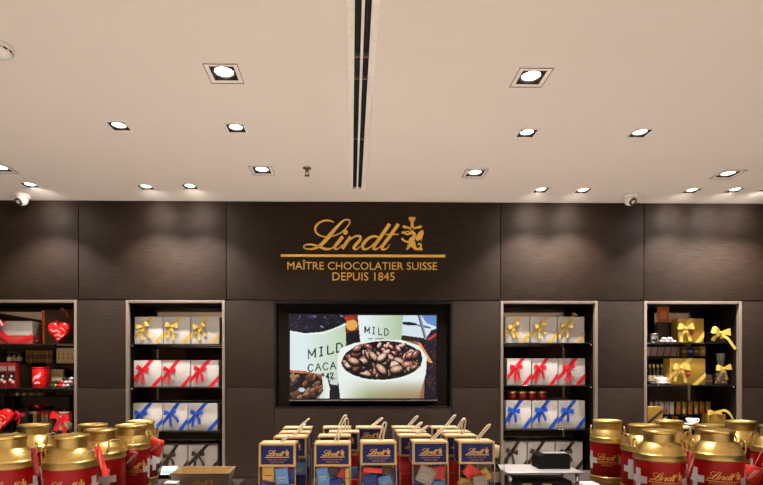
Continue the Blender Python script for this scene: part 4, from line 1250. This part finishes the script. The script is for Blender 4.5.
# ------------------------------------------------------------------ header-topped chocolate bags
BW, BD, BH, HH = .141, .10, .274, .088
HEADM = {}
def bag(px, py, label, tilt, rz=0., hl=.075, cross=False, back=False, hx=.0):
    """px,py = middle of the top front edge"""
    p = Pz(px, py, TZ + BH)
    t = thing('chocolate_bag', label, 'chocolate bag', (p.x, p.y, TZ + .0003), rz, 'clear chocolate bags with navy headers')
    w = BW / 2
    if not HEADM:
        h = MB()
        h.box(-w, w, 0, BD, BH - HH, BH, M_KRAFT, bev=.0012)
        h.box(-w + .01, w - .01, BD * .2, BD * .8, BH, BH + .0015, M_BEIGE)
        HEADM['header'] = h.mesh('header')
        l = MB()
        l.box(-w + .009, w - .009, -.0012, -.0002, BH - HH + .009, BH - .007, M_NAVY)
        HEADM['navy_label'] = l.mesh('navy_label')
        s_ = MB()
        l2 = MB().box(-w - .001, -w - .0002, .012, BD - .012, BH - HH + .009, BH - .007, M_NAVY)
        HEADM['side_label'] = l2.mesh('side_label')
        l3 = MB().box(w + .0002, w + .001, .012, BD - .012, BH - HH + .009, BH - .007, M_NAVY)
        HEADM['side_label_right'] = l3.mesh('side_label')
        g_ = MB(); logo(g_, .086, M_SIGN, -.0022, -.0013, True, .0, BH - .049, 14, 4)
        g_.box(-.046, .046, -.0022, -.0013, BH - .0525, BH - .050, M_SIGN)
        HEADM['gold_script'] = g_.mesh('gold_script')
        tx = text_mb('MAÎTRE CHOCOLATIER SUISSE', .074, .0075, .0008, mat('copper_print', (170, 110, 92), .4))
        for v in tx.v: v.y -= .0013; v.z += BH - .064
        tb = text_mb('DEPUIS 1845', .05, .006, .0008, MATS['copper_print'])
        for v in tb.v: v.y -= .0013; v.z += BH - .0735
        tx.add([tuple(v) for v in tb.v], tb.f, MATS['copper_print'])
        HEADM['fine_print'] = tx.mesh('fine_print')
        fb = MB()
        e = .0006
        fb.box(-w + .001, w - .001, .001, .001 + e, 0, BH - HH, M_FILM).box(-w + .001, w - .001, BD - .001 - e, BD - .001, 0, BH - HH, M_FILM)
        fb.box(-w + .001, -w + .001 + e, .0018, BD - .0018, 0, BH - HH, M_FILM).box(w - .001 - e, w - .001, .0018, BD - .0018, 0, BH - HH, M_FILM)
        HEADM['clear_bag'] = fb.mesh('clear_bag')
        HEADM['gusset'] = MB().box(-w, -w + .003, -.0006, .0006, .0, BH - HH, M_KRAFT).mesh('gold_edge')
        HEADM['gusset_right'] = MB().box(w - .003, w, -.0006, .0006, 0, BH - HH, M_KRAFT).mesh('gold_edge')
    par = t
    hd = None
    for k in ('header', 'clear_bag', 'gusset', 'gusset_right', 'navy_label', 'side_label', 'side_label_right', 'gold_script', 'fine_print'):
        o = bpy.data.objects.new('gold_edge' if 'gusset' in k else k.replace('_right', ''), HEADM[k]); COL.objects.link(o)
        if k == 'header': hd = o
        o.parent = t if k in ('header', 'clear_bag', 'gusset', 'gusset_right') else hd
    sx, ln = tilt
    a = Vector((hx - .007, BD * .45, BH + .001)); b_ = Vector((hx + .007, BD * .55, BH + .001))
    top = Vector((sx, 0, ln))
    pts = [a, a + top * .5, a + top * .93, (a + b_) / 2 + top * 1.03, b_ + top * .93, b_ + top * .5, b_]
    if cross: pts = [a, a + top * .5 + Vector((.006, 0, 0)), a + top + Vector((.018, 0, 0)), b_ + top * 1.0 - Vector((.018, 0, 0)) * 0, b_ + top * .5, b_]
    MB().tube(catmull(pts, 4), .0034, M_CORD, 8).build('cord_handle', t)
    return t
bags = []
# columns left to right; front bag first
spec = [
    [(277.2, 443.8, (.016, .022)), (290, 437.2, (.02, .022)), (294.5, 432.8, (.02, .03)), (297.3, 428, (.03, .038))],
    [(332.5, 443.6, (.02, .055)), (334.5, 436.3, (.02, .03)), (344, 432.2, (.0, .055)), (337, 427.6, (.03, .055))],
    [(378.5, 442.6, (.016, .07)), (370, 427.6, (.05, .04))],
    [(430.5, 442, (.05, .05)), (415.5, 436, (.045, .035)), (411.5, 431.7, (.04, .035)), (407, 427.6, (.045, .05))],
    [(477, 441.8, (.05, .06)), (462, 436, (.01, .065)), (456, 432, (.035, .055)), (445.5, 427.6, (.045, .055))]]
cname = ('leftmost', 'second', 'middle', 'fourth', 'rightmost')
rname = (('front bag', 'second bag back', 'third bag back', 'rearmost bag'))
for ci, colm in enumerate(spec):
    bs = []
    last = 0.
    for ri, (px, py, tl) in enumerate(colm):
        rn_ = rname[ri] if not (ci == 2 and ri == 1) else 'rear bag'
        t = bag(px, py, 'clear chocolate bag with navy and gold header, %s of the %s column' % (rn_, cname[ci]), tl, 0, cross=(ci == 0), hx=.012)
        if last and t.location.y < last + BD + .006: t.location.y = last + BD + .006
        last = t.location.y
        bs.append(t)
    bags.append(bs)

# wrapped chocolates inside the front bags (each a thing), simpler blocks inside the ones behind
M_LB = mat('light_blue_wrap', (92, 150, 220), .4, 0, var=.1); M_DB = mat('deep_blue_wrap', (14, 40, 150), .35, 0, var=.3, scale=60)
M_RW = mat('red_wrap', (206, 20, 14), .35, 0); M_GW = mat('gold_wrap', (226, 184, 76), .4, .1); M_SW = mat('silver_grey_wrap', (168, 158, 146), .35, .3); M_BK = mat('brown_wrap', (58, 34, 26), .35)
CM = {'light blue': M_LB, 'deep blue': M_DB, 'red': M_RW, 'gold': M_GW, 'silver grey': M_SW, 'dark brown': M_BK, 'orange red': mat('orange_red_wrap', (232, 52, 20), .35)}
def napolitain(cn, w, h, loc, rot, where, th=.012):
    t = MB()
    M = Matrix.Rotation(rot, 4, 'Y')
    t.box(-w / 2, w / 2, 0, th, -h / 2, h / 2, CM[cn], M=M, bev=.0025)
    if cn in ('light blue', 'silver grey', 'gold'):
        t.box(-w * .3, w * .3, -.0006, .0002, -h * .06, h * .02, M_WHITE if cn != 'gold' else M_RR, M=M).box(-w * .2, w * .2, -.0006, .0002, -h * .22, -h * .16, M_WHITE, M=M)
    o = t.build('wrapped_chocolate', None, loc)
    return tag(o, 'flat %s wrapped chocolate inside the %s' % (cn, where), 'chocolate', '%s chocolates inside the %s' % (cn, where))
inner = [
    # (px, py, w px, h px, rot deg, colour, layer)
    [(266, 474.5, 12, 16, 0, 'gold', 1), (282, 475, 12.5, 18, -6, 'light blue', 0), (292, 475, 6, 14, 8, 'deep blue', 1), (266, 485, 13, 5, 5, 'deep blue', 0), (283, 488, 14, 7, 0, 'deep blue', 0)],
    [(323, 476, 12, 17, -8, 'light blue', 0), (334, 472, 9, 10, 10, 'dark brown', 1), (342, 474, 7, 10, 30, 'red', 1), (347.5, 478, 4, 20, 0, 'gold', 0), (335, 483, 12, 8, -10, 'deep blue', 0), (322, 489, 14, 7, 0, 'deep blue', 0)],
    [(372, 470.5, 19, 5, 4, 'orange red', 0), (388, 472, 11, 9, 0, 'dark brown', 1), (370, 480, 14, 10, -8, 'deep blue', 0), (385, 481, 13, 9, -14, 'light blue', 0), (376, 489, 20, 6, 0, 'deep blue', 0)],
    [(426, 475.5, 17, 17, 24, 'silver grey', 0), (442, 473, 14, 13, -6, 'red', 1), (449.5, 475, 4, 13, 0, 'gold', 2), (417, 483, 9, 10, 0, 'deep blue', 2), (443, 485, 12, 8, 0, 'light blue', 1), (431, 490, 12, 7, 5, 'silver grey', 1)],
    [(472, 473, 17, 13, 40, 'orange red', 1), (466, 483, 11, 10, 0, 'gold', 2), (480, 483, 14, 14, -14, 'silver grey', 0), (487, 476, 14, 12, -30, 'gold', 1), (492, 488, 8, 8, 0, 'deep blue', 2)]]
for ci, lst in enumerate(inner):
    bt = bags[ci][0]
    Yf = bt.location.y
    used = {}
    for k, (px, py, w, h, ro, cn, lay) in enumerate(lst):
        yy = Yf + .006 + lay * .022 + .0045 * (k % 2)
        p = P(px, py, yy)
        s_ = yy / F
        ww = min(w * s_, .05 + .03)
        x = min(max(p.x, bt.location.x - BW / 2 + ww / 2 * 1.2 + .004), bt.location.x + BW / 2 - ww / 2 * 1.2 - .004)
        napolitain(cn, ww, h * s_, (x, yy, min(p.z, TZ + BH - HH - h * s_ * .6)), R(ro), 'front bag of the %s column' % cname[ci])
    # lower layers resting on the bag's bottom
    rn = random.Random(ci)
    for lev in range(3):
        for q in range(2):
            cn = rn.choice(['deep blue', 'light blue', 'red', 'gold'])
            napolitain(cn, .056, .032, (bt.location.x + (q - .5) * .064, Yf + .03 + lev * .012, TZ + .018 + lev * .034), 0, 'front bag of the %s column' % cname[ci], th=.03)
for ci, bs in enumerate(bags):
    for ri, bt in enumerate(bs[1:]):
        rn = random.Random(ci * 10 + ri)
        for lev in range(3):
            for q in range(2):
                cn = rn.choice(['deep blue', 'red', 'deep blue', 'light blue', 'red'])
                wh = '%s of the %s column' % (rname[ri + 1] if not ci == 2 else 'rear bag', cname[ci])
                napolitain(cn, .058, .052, (bt.location.x + (q - .5) * .066, bt.location.y + .015 + .01 * lev, TZ + .028 + lev * .054), 0, wh, th=.06)

# headerless clear bag right of the bag display, with a dark bottle-like content
p = Pz(499.8, 438, TZ + .28)
t = thing('clear_bag', 'clear cellophane bag without header at the right end of the bag display', 'bag', (p.x - .004, p.y + .02, TZ + .0003))
b = MB().box(-.028, .028, 0, .001, 0, .27, M_FILM).box(-.028, .028, .08, .081, 0, .27, M_FILM).box(-.028, -.027, .0011, .0799, 0, .27, M_FILM).box(.027, .028, .0011, .0799, 0, .27, M_FILM)
b.build('film', t)
MB().box(-.0285, -.0265, -.001, .0, 0, .27, M_KRAFT).build('gold_edge', t)
MB().box(.0265, .0285, -.001, 0, 0, .27, M_KRAFT).build('gold_edge', t)
c = thing('cocoa_jar', 'dark jar with a pale band and white top inside the headerless clear bag', 'jar', (p.x - .004, p.y + .06, TZ + .001))
MB().lathe([(.022, 0), (.024, .004), (.024, .14), (.012, .165), (.010, .19)], M_JARD, 24).build('glass_body', c)
MB().lathe([(.0245, .09), (.0245, .135)], M_SW, 24, caps=False).build('label_band', c)
MB().lathe([(.016, .1905), (.018, .20), (.020, .24), (.0001, .245)], M_BEIGE, 20).build('lid', c)

# ------------------------------------------------------------------ taupe tray and cards
zt3 = 1.035
A, B_ = Pz(169.8, 473.5, zt3), Pz(229, 473.5, zt3)
Cc, Dd = Pz(179, 466.3, zt3), Pz(237.3, 466.3, zt3)
w = (B_.x - A.x); dpt = Cc.y - A.y
t = thing('open_tray', 'open taupe card tray with gold script and a cut handle hole', 'tray', ((A.x + B_.x) / 2, A.y, TZ + .0003))
h = zt3 - TZ - .0003; fl = .016; th = .004
dx = (Cc.x + Dd.x) / 2 - (A.x + B_.x) / 2
def quadbox(mb, P4, off, mt):
    mb.add([tuple(q) for q in P4] + [tuple(Vector(q) + Vector(off)) for q in P4], [(0, 1, 2, 3), (7, 6, 5, 4), (0, 4, 5, 1), (1, 5, 6, 2), (2, 6, 7, 3), (3, 7, 4, 0)], mt)
tr = MB()
k = w / 2
T4 = [(-k, 0), (k, 0), (k + dx, dpt), (-k + dx, dpt)]; B4 = [(-k + fl, fl), (k - fl, fl), (k + dx - fl, dpt - fl), (-k + dx + fl, dpt - fl)]
offs = [(0, th, 0), (-th, 0, 0), (0, -th, 0), (th, 0, 0)]
for i in range(4):
    j = (i + 1) % 4
    quadbox(tr, [(T4[i][0], T4[i][1], h), (T4[j][0], T4[j][1], h), (B4[j][0], B4[j][1], 0), (B4[i][0], B4[i][1], 0)], offs[i], M_TAUPE)
tr.box(-k + fl, k - fl, fl, dpt - fl, 0, .003, M_TAUPE)
tr.build('tray_body', t)
li = MB(); e2 = th + .0006
ofi = [(0, .0012, 0), (-.0012, 0, 0), (0, -.0012, 0), (.0012, 0, 0)]
for i in range(4):
    j = (i + 1) % 4
    s4 = Vector(offs[i]) * (e2 / th)
    quadbox(li, [Vector((T4[i][0], T4[i][1], h)) + s4, Vector((T4[j][0], T4[j][1], h)) + s4, Vector((B4[j][0], B4[j][1], .004)) + s4, Vector((B4[i][0], B4[i][1], .004)) + s4], ofi[i], M_KRAFT)
li.build('gold_lining', t)
lg = MB(); logo(lg, .10, M_SIGN, -.0008, 0, True, 0, .018, 12, 5)
lg.warp(lambda v: (v.x + .008, v.y + fl * (1 - v.z / h) - .0004, v.z)).build('gold_script', t)
hh_ = MB().box(-.012, .012, -.001, .0005, -.007, .007, M_KRAFT, M=Matrix.Translation((k + dx * .5 - fl * .3 + .0012, dpt * .55, h * .7)) @ Matrix.Rotation(PI / 2 - .25, 4, 'Z'), bev=.0003)
hh_.build('handle_hole', t)
# price card and low white box left of the tray
p = Pz(166, 471, 1.03)
t = thing('price_card', 'small tilted white and blue price card beside the taupe tray', 'price card', (p.x, p.y + .03, TZ + .0003), R(8))
MB().box(-.034, .034, 0, .05, 0, .004, M_CHROME).tube([(0, .03, .004), (0, .03, .05)], .003, M_CHROME).build('stand', t)
MB().box(-.036, .036, -.028, .028, 0, .003, M_PWHITE, M=Matrix.Translation((0, .02, .062)) @ Matrix.Rotation(R(35), 4, 'X')).build('card', t)
MB().box(-.03, .03, -.02, -.004, .0032, .004, M_LB, M=Matrix.Translation((0, .02, .062)) @ Matrix.Rotation(R(35), 4, 'X')).build('blue_print', t)
p = Pz(170, 483, 1.0)
t = thing('white_carton', 'low white carton in front of the taupe tray', 'carton', (p.x, p.y, TZ + .0003))
MB().box(-.028, .028, 0, .055, 0, .032, M_PWHITE, bev=.002).build('carton_body', t)
MB().box(-.0285, .0285, -.0005, .0555, .0322, .040, M_PWHITE, bev=.002).build('lid', t)

# ------------------------------------------------------------------ till corner in front of the right gift niche
zt4 = 1.06
A, B_ = Pz(507, 472.5, zt4), Pz(579.5, 470.5, zt4); Cc = Pz(516, 464.3, zt4); 
yf, yk = A.y - .0, Cc.y
cxm = (A.x + B_.x) / 2; wd = (B_.x - A.x) / 2
t = thing('counter_stand', 'silver topped stand on chrome legs in front of the right gift box niche', 'stand', (cxm, yf, TZ + .0003))
hz_ = zt4 - TZ - .0003
MB().box(-wd, wd, 0, yk - yf, hz_ - .008, hz_, mat('pale_silver', (198, 194, 190), .3, .4), bev=.003).build('top_plate', t)
for sx in (-wd + .02, wd - .02):
    for sy in (.02, yk - yf - .02):
        MB().lathe([(.009, 0), (.009, hz_ - .0082)], M_CHROME, 16, M=Matrix.Translation((sx, sy, 0))).build('leg', t)
MB().box(-wd + .04, wd - .04, .03, yk - yf - .03, .0, .055, M_BLACK, bev=.006).build('inner_box', t, label='black box under the plate')
b = MB()
for px in (527, 547):
    x = P(px, 479, yf + .03).x - cxm
    b.box(x - .022, x + .022, .0285, .0298, .028, .044, M_BEIGE)
b.build('cream_label', t, label='two cream labels')
A, B_ = P(536.8, 464, yf + .10), P(568.5, 464, yf + .10)
hp = P(552, 453.3, yf + .10).z - zt4
t = thing('card_printer', 'black rounded device on the silver topped stand', 'device', ((A.x + B_.x) / 2, yf + .08, zt4 + .0006))
w = (B_.x - A.x) / 2
vs = [(-w, 0), (w, 0), (w, hp * .8), (w - .012, hp), (-w + .03, hp), (-w + .006, hp * .8)]
M_GB = mat('gloss_black', (14, 13, 14), .3, coat=.15, spec=.2)
MB().poly(vs, 0, .09, M_GB).build('casing', t)
MB().box(-w + .025, w - .01, .002, .05, hp + .0003, hp + .003, mat('grey_trim', (150, 148, 150), .3), bev=.001).build('paper_slot', t)
p = Pz(588, 485, 1.0)
t = thing('white_carton', 'low white carton left of the lone slim milk can', 'carton', (p.x, p.y, TZ + .0003))
MB().box(-.055, .055, 0, .07, 0, .034, M_PWHITE, bev=.002).build('carton_body', t)
MB().box(-.056, .056, -.001, .071, .0342, .042, M_PWHITE, bev=.002).build('lid', t)
